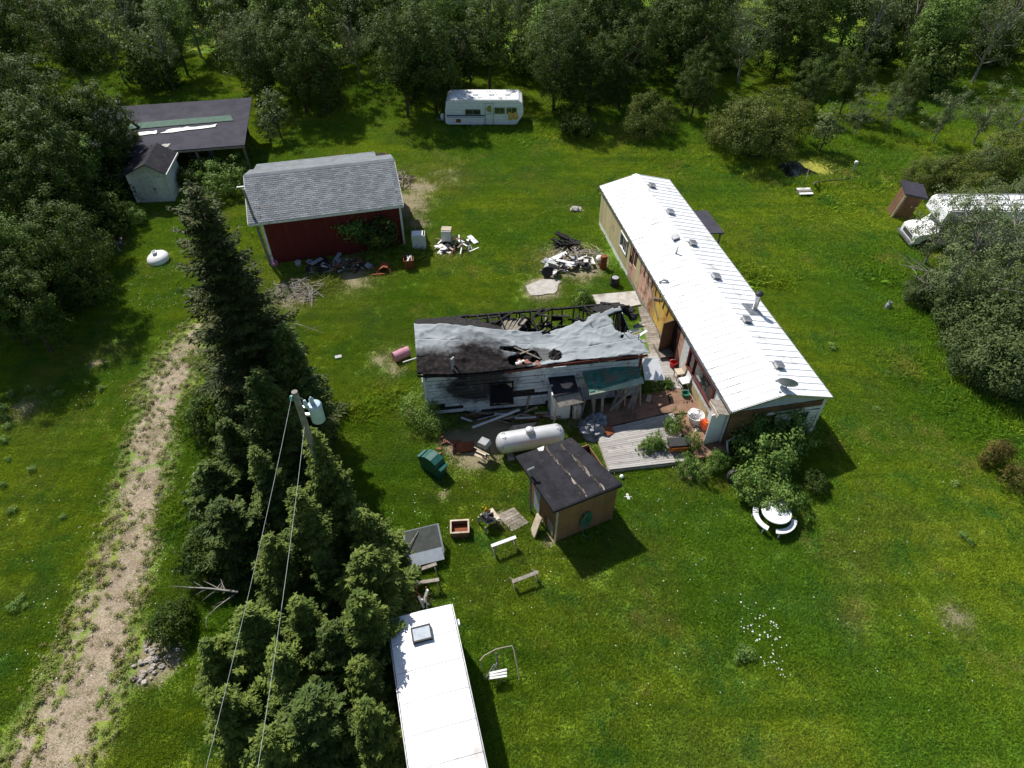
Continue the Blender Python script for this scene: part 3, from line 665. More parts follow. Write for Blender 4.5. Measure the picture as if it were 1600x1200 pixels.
# things in the open front
for k, (u, v, nm, m_, d, lab, ct) in enumerate([(305, 250, 'crate', 'oldwood', (.7, .5, .5), 'dark wooden crate in the shadow of the open front shed', 'crate'), (330, 246, 'barrel', 'galv', (.3, .3, .8), 'dull barrel under the front edge of the long shed', 'barrel')]):
    q = P(u, v)
    if nm == 'barrel': o = MB().lathe([(.28, 0), (.29, .3), (.28, .31), (.29, .6), (.28, .85), (.25, .84), (.25, .8)], (0, 0, 0), 14).build(nm, M[m_], None, True)
    else:
        o = MB()
        for z in (.08, .25, .42): o.box((0, -.25, z), (.7, .03, .12)).box((0, .25, z), (.7, .03, .12)).box((-.34, 0, z), (.03, .5, .12)).box((.34, 0, z), (.03, .5, .12))
        o = o.box((0, 0, .02), (.7, .5, .03)).build(nm, M[m_])
    o.location = q; tag(o, lab, ct)

# small white shed with double doors
r0 = P(188, 277, 2.25); r1 = P(259, 273, 2.25); wd_ = (r1-r0).normalized(); wR = math.atan2(wd_.y, wd_.x)
ws = T('white_shed', 'small white garden shed with double doors and a dark gable roof', 'shed', (r0.x, r0.y, 0), wR)
W_ = (r1-r0).length; D_ = 3.4; RX = W_*.62
B(ws, 'wall_core', M['white'], (W_/2, D_/2+.2, 1.1), (W_-.5, D_-.35, 2.2))
MB().prism([(.22, 2.2), (W_-.22, 2.2), (RX, 2.98)], 'y', .36, .40).build('gable', M['white'], ws)
def wz(x): return 2.2+.83*(x/RX) if x < RX else 3.03-.83*(x-RX)/(W_-RX)
MB().prism([(-.05, 2.19), (RX, 3.0), (W_+.05, 2.19), (W_+.05, 2.25), (RX, 3.07), (-.05, 2.25)], 'y', 0, D_).build('roof', M['tarroof'], ws)
MB().prism([(W_-.02, 2.14), (W_+.06, 2.14), (W_+.06, 2.28), (W_-.02, 2.28)], 'y', -.02, D_).build('trim_board', M['white'], ws)
for s_ in (-1, 1):
    d = B(ws, 'door', M['white'], (W_/2+.28+s_*.44, .345, 1.0), (.86, .05, 1.95)); B(d, 'handle', M['black'], (-s_*.44, -.7, .05), (.05, .9, .08))
for x in (.27, W_-.27): B(ws, 'corner_trim', M['white_clean'], (x, .35, 1.1), (.1, .08, 2.2))
for i in range(5): B(ws, 'wall_board', M['white'], (W_-.235, .65+.6*i, 1.08), (.03, .585, 2.1))
# grey sheet-topped stand beside it
q = P(165, 277, .8); st = T('table', 'low stand with a pale sheet top under the trees beside the white shed', 'table', (q.x, q.y, 0), .25)
B(st, 'top', M['bluegrey'], (0, 0, .85), (2.6, 1.5, .05), (.05, 0, 0))
for x in (-1.15, 1.15):
    for y in (-.6, .6): B(st, 'leg', M['oldwood'], (x, y, .41), (.09, .09, .82))

# ------------------------------------------------------------------ the burnt building with the sagging roof
bh = T('burnt_house', 'burnt out building with a sagging grey roof and scorched white siding', 'burnt house', (BO[0], BO[1], 0), BRZ)
RPX = [(647,506,3.8),(690,507,3.8),(735,510,3.72),(775,514,3.6),(805,517,3.42),(835,519.5,3.25),(858,519,3.2),(885,511,3.35),(905,501,3.55),(930,491,3.8),(968,479,3.95)]
rl = [bl(P(*q)) for q in RPX]; BX = np.array([q.x for q in rl]); BY = np.array([q.y for q in rl]); BZ = np.array([q.z for q in rl])
EPX = [(652,585,3.2),(700,586,3.2),(750,583,3.15),(800,578,3.1),(840,572,3.08),(900,563,3.12),(960,558,3.17),(1016,552,3.2)]
el = [bl(P(*q)) for q in EPX]; EX = np.array([q.x for q in el]); EY = np.array([q.y for q in el]); EZZ = np.array([q.z for q in el])
NX, NY = 150, 46
t_ = np.linspace(0, 1, NX); s_ = np.linspace(0, 1, NY); TT, SS = np.meshgrid(t_, s_)
rx0, rx1 = BX[0], BX[-1]; ex0, ex1 = EX[0], EX[-1]
XR_ = rx0+(rx1-rx0)*TT; XE = ex0+(ex1-ex0)*TT
RY = np.interp(XR_, BX, BY); RZZ = np.interp(XR_, BX, BZ); EYY = np.interp(XE, EX, EY); EZ2 = np.interp(XE, EX, EZZ)
X_ = XE*(1-SS)+XR_*SS; Y_ = EYY*(1-SS)+RY*SS; Z_ = EZ2*(1-SS)+RZZ*SS
Z_ += -.16*np.exp(-((X_-5.6)/1.3)**2)*np.sin(PI*SS)**1 - .05*np.sin(SS*PI)
Z_ += .06*np.abs(np.sin(X_*1.9+SS*5.2+fbm(X_, Y_, .7, 2)*5))**6*(SS > .25) + .07*(fbm(X_, Y_, 1.3, 4)-.5) + .012*(fbm(X_, Y_, 5, 6)-.5)
cr = fbm(X_*.6+Y_*.8, Y_-X_*.35, .9, 12, 3); Z_ += .05*np.clip(1-np.abs(cr-.5)*22, 0, 1) + .035*np.clip(1-np.abs(fbm(X_, Y_, 1.5, 15, 2)-.5)*18, 0, 1)
# holes seen in the photograph, in roof coordinates
hn = fbm(X_, Y_, 2.6, 8, 3)-.5
hc = lambda u, v: bl(P(u, v, 3.2))
def hole(pts, amp=.55, scale=1):
    d = np.zeros_like(X_)
    for u, v, rx, ry in pts:
        c = hc(u, v); d = np.maximum(d, 1.45-np.hypot((X_-c.x)/rx, (Y_-c.y)/ry))
    return d + hn*amp*1.4 > .45
HOLE = hole([(826, 551, .55, .42), (812, 560, .50, .34), (800, 546, .5, .14), (835, 556, .3, .35)]) | hole([(868, 552, .30, .34)], .35)
HOLE &= (SS > .06)
top_ = (SS > .97) & ((hn+.5) > .75)
HOLE |= (SS > .93) & (hn > .09) & (X_ > 6)
# far right upper corner missing: ragged membrane edge
HOLE |= (TT > .93+.05*hn) & (SS > .42+hn*.5) & (SS < .9)
def roofmat():
    m, nt, b = newmat('scorched_roll_roofing')
    tc = nt.nodes.new('ShaderNodeTexCoord'); p = tc.outputs['Object']; N_ = nt.nodes.new
    c = mixc(nt, ramp(nt, noise(nt, p, .9, 5), .35, .7), (.335, .365, .38), (.25, .28, .295))
    c = mixc(nt, mth(nt, 'MULTIPLY', ramp(nt, noise(nt, p, 3.5, 6, .7), .60, .8), .6), c, (.20, .20, .19))
    # soot over the front left part of the roof, streaked up-slope
    sx = N_('ShaderNodeSeparateXYZ'); nt.links.new(p, sx.inputs[0]); X, Y = sx.outputs[0], sx.outputs[1]
    def ell(cx, cy, rx, ry):
        a = mth(nt, 'POWER', mth(nt, 'DIVIDE', mth(nt, 'SUBTRACT', X, cx), rx), 2); bb = mth(nt, 'POWER', mth(nt, 'DIVIDE', mth(nt, 'SUBTRACT', Y, cy), ry), 2)
        return mth(nt, 'SQRT', mth(nt, 'ADD', a, bb))
    d = mth(nt, 'MINIMUM', ell(2.7, .25, 2.1, 1.75), mth(nt, 'MINIMUM', ell(.5, .2, 1.7, 1.35), ell(4.0, .0, 1.6, .75)))
    d = mth(nt, 'ADD', d, mth(nt, 'MULTIPLY_ADD', noise(nt, p, 2.4, 6, .72), .8, -.4))
    s = nt.nodes.new('ShaderNodeMapRange'); nt.links.new(d, s.inputs[0]); s.inputs[1].default_value = 1.12; s.inputs[2].default_value = .62
    c = mixc(nt, s.outputs[0], c, mixc(nt, ramp(nt, noise(nt, p, 5, 4), .4, .7), (.008, .007, .008), (.030, .024, .023)))
    d2 = mth(nt, 'ADD', ell(5.7, .75, .95, .62), mth(nt, 'MULTIPLY_ADD', noise(nt, p, 4, 5, .7), .8, -.4))
    s2 = nt.nodes.new('ShaderNodeMapRange'); nt.links.new(d2, s2.inputs[0]); s2.inputs[1].default_value = .92; s2.inputs[2].default_value = .72
    c = mixc(nt, mth(nt, 'MULTIPLY', s2.outputs[0], .8), c, (.05, .045, .045))
    nt.links.new(c, b.inputs['Base Color']); b.inputs['Roughness'].default_value = .8; b.inputs['Specular IOR Level'].default_value = .12
    bp = N_('ShaderNodeBump'); bp.inputs['Strength'].default_value = .35; bp.inputs['Distance'].default_value = .03
    nt.links.new(noise(nt, p, 6, 4), bp.inputs['Height']); nt.links.new(bp.outputs[0], b.inputs['Normal'])
    return m
M['burnroof'] = roofmat()
rows = [(0, 15), (15, 31), (31, NY-1)]
for ri, (a, b_) in enumerate(rows):
    V = np.stack([X_[a:b_+1], Y_[a:b_+1], Z_[a:b_+1] + .014*(2-ri) + .0], -1); H_ = HOLE[a:b_+1]; n = b_+1-a
    idx = np.arange(n*NX).reshape(n, NX); q = np.stack([idx[:-1, :-1], idx[:-1, 1:], idx[1:, 1:], idx[1:, :-1]], -1).reshape(-1, 4)
    hq = (H_[:-1, :-1] | H_[:-1, 1:] | H_[1:, 1:] | H_[1:, :-1]).ravel(); q = q[~hq]
    o = link('roof_membrane', npmesh('roof_membrane', V.reshape(-1, 3), q, M['burnroof'], True), bh)
    so_ = o.modifiers.new('thick', 'SOLIDIFY'); so_.thickness = .02; so_.offset = -1
# back slope: charred remains left and right, bare frame between
yb = 4.95
def ridge_at(x): return float(np.interp(x, BX, BY)), float(np.interp(x, BX, BZ))
def backsheet(x0, x1, cut, seed):
    mb = MB(); n = 14; r = random.Random(seed); pts = []
    for i in range(n): x = x0+(x1-x0)*i/n; y, z = ridge_at(x); pts.append((x, y+.02, z-.0))
    yy, zz = ridge_at(x1); pts.append((x1, yy, zz))
    low = []
    for i in range(n+1):
        x = x1+(x0-x1)*i/n; y, z = ridge_at(x); c = cut(x); f = max(.12, min(1, c+r.uniform(-.07, .07)))
        low.append((x, y+(yb-y)*f, z+(2.45-z)*f))
    mb.slab([*pts, *low][::-1], .03); return mb.build('charred_roof_sheet', M['char'], bh)
backsheet(.0, 4.2, lambda x: 1 if x < 2.0 else 1-(x-2.0)/2.3, 3)
backsheet(9.0, 10.5, lambda x: .8, 4)
for i in range(19):
    x = .3+.57*i; y, z = ridge_at(x)
    if i in (8, 11, 14): BM(bh, 'rafter', M['char'], (x+.4, yb, 2.3), (x-.3, y+.6, 1.2), .05, .1)
    elif i not in (9, 12, 13): BM(bh, 'rafter', M['char'], (x, yb-.02, 2.38), (x+random.uniform(-.1, .1), y+.1, z-.12), .05, .12)
    B(bh, 'stud', M['char'], (x, yb-.04, 1.15), (.06, .09, 2.3), (0, random.uniform(-.04, .04), 0))
BM(bh, 'top_plate', M['char'], (0, yb, 2.36), (10.8, yb+.0, 2.42), .12, .10); BM(bh, 'ridge_board', M['char'], (.1, BY[0]+.05, BZ[0]-.1), (4.4, ridge_at(4.4)[0]+.05, ridge_at(4.4)[1]-.1), .05, .16)
BM(bh, 'ridge_board', M['char'], (8.7, ridge_at(8.7)[0]+.05, ridge_at(8.7)[1]-.08), (10.6, BY[-1]+.05, BZ[-1]-.08), .05, .16)
BM(bh, 'bottom_plate', M['char'], (0, yb, .1), (10.8, yb, .1), .12, .12)
for i in range(18):
    for j in range(6):
        if random.random() < .62-.06*j: B(bh, 'back_board', M['char'], (.3+.57*(i+.5), yb+.03, .3+.36*j), (.56, .03, .34), (0, random.uniform(-.04, .04), 0))
for k in range(64):
    x = random.uniform(3.4, 9.2); y = random.uniform(2.7, 4.8); a = random.random()*PI; l = random.uniform(.6, 1.9)
    dz = random.uniform(-.25, .5)
    BM(bh, 'fallen_timber', M['char' if k % 4 else 'oldwood'], (x-l/2*math.cos(a), y-l/2*math.sin(a), 1.3-dz+.5*random.random()), (x+l/2*math.cos(a), y+l/2*math.sin(a), 1.3+dz+.5*random.random()), .09, .05)
for k in range(5): BM(bh, 'fallen_board', M['oldwood'], (3.9+.22*k, 3.0+.1*k, 2.0+.04*k), (4.7+.25*k, 4.6, 2.35-.05*k), .16, .03)
B(bh, 'floor', M['dark'], (5.4, 2.65, .35), (10.6, 4.5, .1))
for k in range(44):
    x = random.uniform(1.5, 10.4); y = random.uniform(4.1, 5.0); a = random.uniform(-.7, .7); l = random.uniform(.4, 1.5); z = random.uniform(1.2, 2.45)
    BM(bh, 'fallen_timber', M['char'], (x-l/2, y-a*.4, z-.2*a), (x+l/2, y+a*.4, min(2.6, z+random.uniform(-.2, .5))), .12, .05)
rb = MB()
for k in range(60): rb.blob((random.uniform(3, 9.5), random.uniform(2.2, 4.7), .5+.8*random.random()), random.uniform(.08, .4), k, .4, 6, 4, (1, 1, .6))
rb.build('ash_and_rubble', M['char'], bh, kind='stuff')
for k in range(12):
    c = hc(820+random.uniform(-12, 22), 566+random.uniform(-5, 3)); o = MB().blob((c.x, c.y, 3.14), random.uniform(.06, .13), k, .35, 6, 4, (1.2, 1, .5)).build('roof_rubble', M['brick' if k % 3 else 'white'], bh)
# walls
B(bh, 'wall_core', M['char'], (10.68, 2.55, 1.2), (.08, 4.6, 2.4)); B(bh, 'wall_core', M['char'], (.22, 2.6, 1.2), (.08, 4.6, 2.4))
# scorched lap siding on the front wall
def sidemat():
    m, nt, b = newmat('scorched_white_siding')
    tc = nt.nodes.new('ShaderNodeNewGeometry'); p = tc.outputs['Position']
    oi = nt.nodes.new('ShaderNodeObjectInfo')
    c = mixc(nt, ramp(nt, noise(nt, p, 1.4, 4), .35, .7), (.60, .64, .66), (.42, .47, .50))
    vm = nt.nodes.new('ShaderNodeVectorMath'); vm.operation = 'SUBTRACT'; nt.links.new(p, vm.inputs[0])
    cc = lw(BO, BD, 2.9, .2); vm.inputs[1].default_value = (cc[0], cc[1], 1.9)
    vs = nt.nodes.new('ShaderNodeVectorMath'); vs.operation = 'MULTIPLY'; nt.links.new(vm.outputs[0], vs.inputs[0]); vs.inputs[1].default_value = (.50, .50, .80)
    vl = nt.nodes.new('ShaderNodeVectorMath'); vl.operation = 'LENGTH'; nt.links.new(vs.outputs[0], vl.inputs[0])
    d = mth(nt, 'ADD', vl.outputs['Value'], mth(nt, 'MULTIPLY_ADD', noise(nt, p, 2.2, 6, .7), .9, -.45))
    s = nt.nodes.new('ShaderNodeMapRange'); nt.links.new(d, s.inputs[0]); s.inputs[1].default_value = 1.05; s.inputs[2].default_value = .72
    c = mixc(nt, s.outputs[0], c, (.028, .026, .028))
    c = mixc(nt, mth(nt, 'MULTIPLY', ramp(nt, noise(nt, p, 3.2, 7, .75), .54, .66), .8), c, (.12, .115, .11))
    nt.links.new(c, b.inputs['Base Color']); b.inputs['Roughness'].default_value = .75
    return m
M['sidb'] = sidemat()
fw = .24
NB = 12; bhg = .225
for i in range(NB):
    z = .22+bhg*i+.12; x = .2
    while x < 10.6:
        l = random.uniform(1.4, 2.6); x1 = min(x+l, 10.7); x0 = x; x = x1
        segs = [(x0, x1)]
        if .55 < z+.1 and z-.1 < 1.95:           # window opening
            segs = [s for a, b in segs for s in ((a, min(b, 3.35)), (max(a, 4.4), b)) if s[1]-s[0] > .1]
        if z < .55 and 5.2 < (x0+x1)/2 < 8.2: continue
        if i in (3, 4): segs = [s for a, b in segs for s in ((a, min(b, 4.5)), (max(a, 5.9 if i == 3 else 5.5), b)) if s[1]-s[0] > .1]
        if i == 1 and x0 < 2.6: segs = [(a, b) for a, b in segs if b > 2.0 or random.random() < .3]
        if i == 2 and x0 < 1.4: segs = [(max(a, 1.1), b) for a, b in segs if b > 1.2]
        if z > 2.7: continue
        if random.random() < .035: continue
        if random.random() < .12: segs = [(a, b-random.uniform(.1, .5)) for a, b in segs if b-a > .7]
        for a, b in segs: B(bh, 'siding_board', M['sidb'], ((a+b)/2, fw-.02+random.uniform(-.012, .01), z), (b-a-.02, .03, bhg*.82), (R(-7), random.uniform(-.012, .012), 0))
for a, b in ((.25, 3.4), (4.4, 10.7)): B(bh, 'sheathing', M['char'], ((a+b)/2, fw+.045, 1.35), (b-a, .05, 2.5))
B(bh, 'sheathing', M['char'], (3.9, fw+.045, .25), (1.0, .05, .5)); B(bh, 'sheathing', M['char'], (3.9, fw+.045, 2.35), (1.0, .05, .7))
win = MB()
for c, d in (((3.88, fw-.03, .52), (1.2, .12, .07)), ((3.88, fw-.03, 1.98), (1.2, .12, .07)), ((3.34, fw-.03, 1.25), (.07, .12, 1.5)), ((4.42, fw-.03, 1.25), (.07, .12, 1.5))): win.box(c, d)
win.build('window_frame', M['char'], bh)
for i in range(6):
    for e in (0, 1):
        o = B(bh, 'end_board', M['sidb'], (.16 if e == 0 else 10.75, 2.62, .4+.36*i), (.03, 4.6, .35))
for (x0, x1, mm, n) in ((.0, 4.0, 'char', 2), (4.0, 10.85, 'darkred', 3)):
    for k in range(n):
        a = x0+(x1-x0)*k/n; b = x0+(x1-x0)*(k+1)/n; za = float(np.interp(a, EX, EZZ)); zb = float(np.interp(b, EX, EZZ)); ya = float(np.interp(a, EX, EY)); yb2 = float(np.interp(b, EX, EY))
        BM(bh, 'fascia', M[mm], (a, ya-.03, za-.09), (b-.01, yb2-.03, zb-.09), .03, .13)
B(bh, 'corner_board', M['darkred'], (10.62, .20, 2.55), (.12, .08, .9)); B(bh, 'corner_board', M['white'], (.24, .19, 1.7), (.1, .08, 2.2))
# ragged black lumps along the top right corner
for k in range(9):
    c = bl(P(972+random.uniform(0, 22), 478+random.uniform(0, 26), 3.4)); B(bh, 'charred_block', M['char'], (c.x, c.y, 3.3+random.uniform(-.2, .1)), (.3, .35, .12), (random.uniform(-.4, .4), random.uniform(-.3, .3), random.random()))
for k in range(12):
    c = bl(P(985+random.uniform(0, 22), 500+random.uniform(0, 42), 3.0)); B(bh, 'torn_board', M['oldwood' if k % 3 else 'white'], (c.x, c.y, 2.9), (.7, .12, .02), (random.uniform(-.2, .2), random.uniform(-.2, .2), random.uniform(-.3, .5)))
mb = MB()
for (u, v, h) in ((707, 578, .75), (709, 572, .6)): 
    c = bl(P(u, v, 3.25)); mb.tube([(c.x, c.y, 3.15), (c.x, c.y, 3.2+h)], .05, 8)
mb.build('vent_pipe', M['greymetal'], bh)
for u, v, h in ((922, 512, .3), (975, 523, .5), (997, 530, .3)):
    c = bl(P(u, v, 3.4)); MB().tube([(c.x, c.y, c.z-.1), (c.x+.03, c.y, c.z+h)], .02, 6).build('roof_stub', M['black'], bh)

# lean-to with green shingles
g = [bl(P(910, 582, 2.35)), bl(P(994, 567, 2.35)), bl(P(1003, 590, 1.95)), bl(P(921, 613, 1.95))]
lt = T('lean_to', 'broken lean-to with a faded green roof on thin posts', 'lean-to', (BO[0], BO[1], 0), BRZ)
up = Vector((0, 0, 1))
for i in range(6):
    for j in range(10):
        def bil(s, t): a = g[0].lerp(g[1], s); b = g[3].lerp(g[2], s); return a.lerp(b, t)
        s0, s1, t0, t1 = j/10, (j+1)/10, i/6, (i+1)/6
        off = (.05 if i % 2 else 0)*(1 if 0 < j < 9 else 0)
        q = [bil(s0+off+.003, t1+.02), bil(s1+off-.003, t1+.02), bil(s1+off-.003, t0), bil(s0+off+.003, t0)]
        q[0].z += .03+random.random()*.012; q[1].z += .03+random.random()*.012
        MB().slab(q, .018).build('shingle', M['greenroof'], lt)
MB().slab([g[3]-up*.02, g[2]-up*.02, g[1]-up*.02, g[0]-up*.02], .05).build('roof_deck', M['oldwood'], lt)
MB().slab([g[3]+Vector((-.02, -.12, -.06)), g[2]+Vector((.05, -.28, -.1)), g[2]+Vector((.02, .02, .04)), g[3]+Vector((0, .0, .02))], .03).build('trim_board', M['palegreen'], lt)
for u, v in ((930, 662), (1000, 642), (975, 640)):
    c = bl(P(u, v)); tpt = g[3].lerp(g[2], {930: .05, 1000: .97, 975: .7}[u]); BM(lt, 'post', M['oldwood'], (c.x, c.y, 0), (tpt.x, tpt.y+.05, tpt.z-.08), .09, .09)
BM(lt, 'cross_beam', M['oldwood'], g[3]+Vector((0, .08, -.1)), g[2]+Vector((0, .08, -.1)), .06, .1)
# timbers, sheets and a door leaning inside the lean-to: each lies loose
lean = [((950,648),(975,598,1.6),'oldwood'),((958,650),(982,600,1.6),'oldwood'),((985,646),(1000,600,1.7),'oldwood'),((978,648),(996,604,1.5),'oldwood'),((940,655),(942,612,1.5),'oldwood'),((967,640),(960,600,1.5),'brown'),((945,650),(985,610,1.3),'palewood'),((955,640),(988,596,1.7),'palegreen')]
labs = ['long grey timber leaning left under the green roof','second grey timber leaning beside the first under the green roof','steep grey timber at the right post of the lean-to','short grey timber crossing behind the right post of the lean-to','thin upright stick at the left side of the lean-to','brown board standing at the back of the lean-to','pale slat lying flat across the leaning timbers','pale green board leaning deepest under the green roof']
for (a, b, m_), lb in zip(lean, labs):
    pa = P(*a); pb = P(*b); mb = MB().beam(pa, pb, .13, .045); tag(mb.build('timber', M[m_]), lb, 'timber', 'timbers leaning in the lean-to')
# small black-roofed cabinet shed
k4 = [P(855, 585, 2.1), P(896, 581, 2.1), P(904, 611, 1.95), P(866, 619, 1.95)]
cb = T('cabinet_shed', 'narrow white cupboard shed with a flat black roof against the burnt wall', 'shed', ((k4[3].x+k4[2].x)/2, (k4[3].y+k4[0].y)/2, 0), BRZ)
ax = Vector((cb.location.x, cb.location.y, 0)); loc = lambda p: (Matrix.Rotation(-BRZ, 4, 'Z') @ (Vector(p)-ax))
kk = [loc(p) for p in k4]; 
MB().slab([kk[3], kk[2], kk[1], kk[0]], .07).build('roof', M['tarroof'], cb)
kc = [loc(P(*q)) for q in ((864, 619, 1.88), (905, 613, 1.84), (912, 628, 1.55), (874, 637, 1.55))]; MB().slab([kc[3], kc[2], kc[1], kc[0]], .04).build('front_flap', M['oldwood'], cb)
B(cb, 'body', M['white'], ((kk[0].x+kk[1].x)/2-.1, .12, .88), (.95, .85, 1.7)); B(cb, 'door', M['white_clean'], ((kk[0].x+kk[1].x)/2-.08, -.33, .85), (.85, .04, 1.6))
for x in (kk[3].x+.08, kk[2].x-.02): BM(cb, 'post', M['palewood'], (x, -.55, 0), (x+.05, -.5, 1.75), .07, .07)
B(cb, 'shelf', M['oldwood'], (kk[2].x-.0, -.05, 1.5), (.45, .7, .04)); B(cb, 'grate', M['white'], (kk[2].x+.02, -.3, .6), (.35, .4, .9))

# ------------------------------------------------------------------ decks and slabs
def planks(parent, q, n, z, m_, name='plank', gap=.012, splits=1, th=.04):
    """q: four ground corners (a,b along the boards, c,d opposite); n boards from edge ab to edge dc"""
    a, b, c, d = [Vector((p.x, p.y, z)) for p in q]
    for i in range(n):
        t0, t1 = i/n, (i+1)/n; p0, p1, p2, p3 = a.lerp(d, t0), b.lerp(c, t0), b.lerp(c, t1), a.lerp(d, t1)
        g_ = gap/((p3-p0).length+1e-6); cuts = [0]+sorted(random.uniform(.25, .75) for _ in range(splits-1))+[1]
        for s0, s1 in zip(cuts[:-1], cuts[1:]):
            e = random.uniform(-.01, .03) if s1 == 1 else 0; dz = Vector((0, 0, random.uniform(-.006, .006)))
            r = [p0.lerp(p1, s0+.002), p0.lerp(p1, s1+e-.002), p3.lerp(p2, s1+e-.002), p3.lerp(p2, s0+.002)]
            r[3] = r[0].lerp(r[3], 1-g_); r[2] = r[1].lerp(r[2], 1-g_)
            r = [k-parent.location+dz for k in r]
            if ((r[1]-r[0]).cross(r[3]-r[0])).z < 0: r = r[::-1]
            MB().slab(r, th).build(name, m_, parent)
dk = T('deck', 'grey plank deck between the burnt building and the mobile home', 'deck', P(1000, 700))
planks(dk, [P(951, 739), P(1074, 725), P(1050, 650), P(930, 678)], 24, .26, M['plank'], splits=2)
planks(dk, [P(1020, 613), P(1066, 612), P(1040, 556), P(1002, 558)], 14, .25, M['plank'])
planks(dk, [P(1015, 557), P(1038, 556), P(1012, 482), P(996, 484)], 22, .22, M['oldwood'])
for q, n in (([P(930, 677), P(1049, 649), P(1040, 613), P(935, 640)], 3), ([P(1051, 652), P(1098, 650), P(1072, 614), P(1041, 614)], 2), ([P(1083, 722), P(1140, 714), P(1098, 650), P(1053, 655)], 3)):
    planks(dk, q, n, .285, M['deckbrown'], 'deck_sheet', .01, 2, .02)
mb = MB()
for (u, v), (u2, v2) in (((950, 737), (1072, 723)), ((931, 679), (951, 735)), ((1083, 718), (1138, 712)), ((940, 660), (1070, 650)), ((960, 700), (1070, 690))):
    a = P(u, v, .10); b = P(u2, v2, .10); mb.beam(a-dk.location, b-dk.location, .08, .2)
mb.build('joist', M['oldwood'], dk)
sl_ = T('concrete_pad', 'pale concrete pad at the end of the burnt building', 'concrete pad', P(965, 470))
q = [P(925, 463), P(992, 457), P(1001, 478), P(938, 490)]; MB().slab([p+Vector((0, 0, .12))-sl_.location for p in q][::-1], .12).build('slab', M['concrete'], sl_)
sl_ = MB().slab([P(u, v)+Vector((0, 0, .05)) for u, v in ragged([(822, 449), (848, 437), (878, 439), (866, 460), (832, 464)], 3, 2.0, 7)][::-1], .05).build('concrete_slab', M['concrete']); tag(sl_, 'broken pale concrete slab lying in the grass behind the burnt building', 'slab')
pl_ = T('wooden_pallet', 'weathered board platform in the grass beside the black roofed shed', 'pallet', P(800, 810))
planks(pl_, [P(800, 832), P(826, 818), P(802, 794), P(776, 806)], 7, .07, M['oldwood'])

# ------------------------------------------------------------------ small shed with black roof in front
s4 = [P(805, 713, 2.62), P(893, 684, 2.62), P(972, 756, 2.42), P(864, 798, 2.42)]
sx = (s4[2]-s4[3]); sx.z = 0; SR = math.atan2(sx.y, sx.x); sO = P(868, 848)
bs = T('black_roof_shed', 'small brown shed with a sloping black roof and a green hose on its wall', 'shed', sO, SR)
sloc = lambda p: Matrix.Rotation(-SR, 4, 'Z') @ (Vector(p)-sO)
r4 = [sloc(p) for p in s4]; MB().slab([r4[3], r4[2], r4[1], r4[0]], .10).build('roof', M['tarroof'], bs)
# roofing sheets with lapped edges
for i in range(4):
    a0, a1 = i/4, (i+1)/4+.02; 
    q = [r4[3].lerp(r4[2], a0), r4[3].lerp(r4[2], min(a1, 1)), r4[0].lerp(r4[1], min(a1, 1)), r4[0].lerp(r4[1], a0)]
    MB().slab([k+Vector((0, 0, .012+.004*i)) for k in q], .011).build('roofing_sheet', M['tarroof'], bs)
    if i in (2, 3):
        for k in range(9):
            t = .04+.10*k+random.random()*.05; c = q[0].lerp(q[3], t)
            w_ = random.uniform(.03, .075); l = random.uniform(.3, .6)
            pts = ragged([(c.x-w_/2, c.y-l/2), (c.x+w_/2, c.y-l/2), (c.x+w_/2, c.y+l/2), (c.x-w_/2, c.y+l/2)], 3, .035, k+9*i)
            zz = lambda x, y: r4[3].z+(r4[0].z-r4[3].z)*min(1, max(0, (y-r4[3].y)/(r4[0].y-r4[3].y)))
            MB().slab([(x, y, zz(x, y)+.016+.004*i+.003*k) for x, y in pts], .003).build('bare_board', M['bark'] if k % 3 else M['oldwood'], bs)
c = sloc(P(848, 708, 2.6)); MB().slab([(c.x-.12, c.y+.3, 2.64), (c.x-.02, c.y-.42, 2.58), (c.x+.12, c.y-.42, 2.58), (c.x+.05, c.y+.05, 2.62), (c.x+.22, c.y+.3, 2.64)], .008).build('torn_white_sheet', M['white'], bs)
SW = 2.72; SDp = 2.42; pn = SW/5
for i in range(5):
    B(bs, 'wall_panel', M['brownwall'], (pn*(i+.5), .04, 1.12), (pn-.008, .04, 2.24)); B(bs, 'wall_panel', M['brownwall'], (pn*(i+.5), SDp, 1.2), (pn-.008, .04, 2.4))
    yy = .06+.475*(i+.5)
    if i != 3: B(bs, 'wall_panel', M['brownwall'], (-.0, yy, 1.15), (.04, .465, 2.28))
    B(bs, 'wall_panel', M['brownwall'], (SW, yy, 1.15), (.04, .465, 2.28))
B(bs, 'door', M['bluegrey'], (-.03, 1.72, 1.08), (.05, .5, 2.1)); B(bs, 'window_frame', M['oldwood'], (-.035, .45, .55), (.04, .5, .7))
B(bs, 'corner_post', M['palewood'], (-.01, .03, 1.1), (.06, .06, 2.2))
for x0, x1, y0, y1 in ((r4[3].x, r4[2].x, r4[3].y, r4[2].y),): BM(bs, 'fascia', M['tarroof'], (x0, y0-.02, 2.345), (x1, y1-.02, 2.345), .04, .15)
pp = sloc(P(829, 800)); MB().tube([(pp.x, pp.y, 0), (pp.x-.05, pp.y, 3.0)], .055, 8).build('post', M['pole'], bs, True); MB().tube([(pp.x-.2, pp.y, 3.0), (pp.x+.1, pp.y, 3.05)], .05, 8).build('vent_cap', M['galv'], bs)
hz = T('garden_hose', 'coiled green garden hose hanging on the brown wall of the black roofed shed', 'hose', sO, SR)
for k in range(9):
    a = .08+.026*k*(.8+.3*random.random()); b = .30+.034*k*(.8+.3*random.random()); cx = 1.35+random.uniform(-.04, .04); pts = [(cx+a*math.cos(t), .0-.007*k-.02, 1.42-b+b*math.sin(t)) for t in np.linspace(0, 2*PI, 25)]
    MB().tube(pts, .016, 6, False).build('hose_coil', M['green'], hz, True)
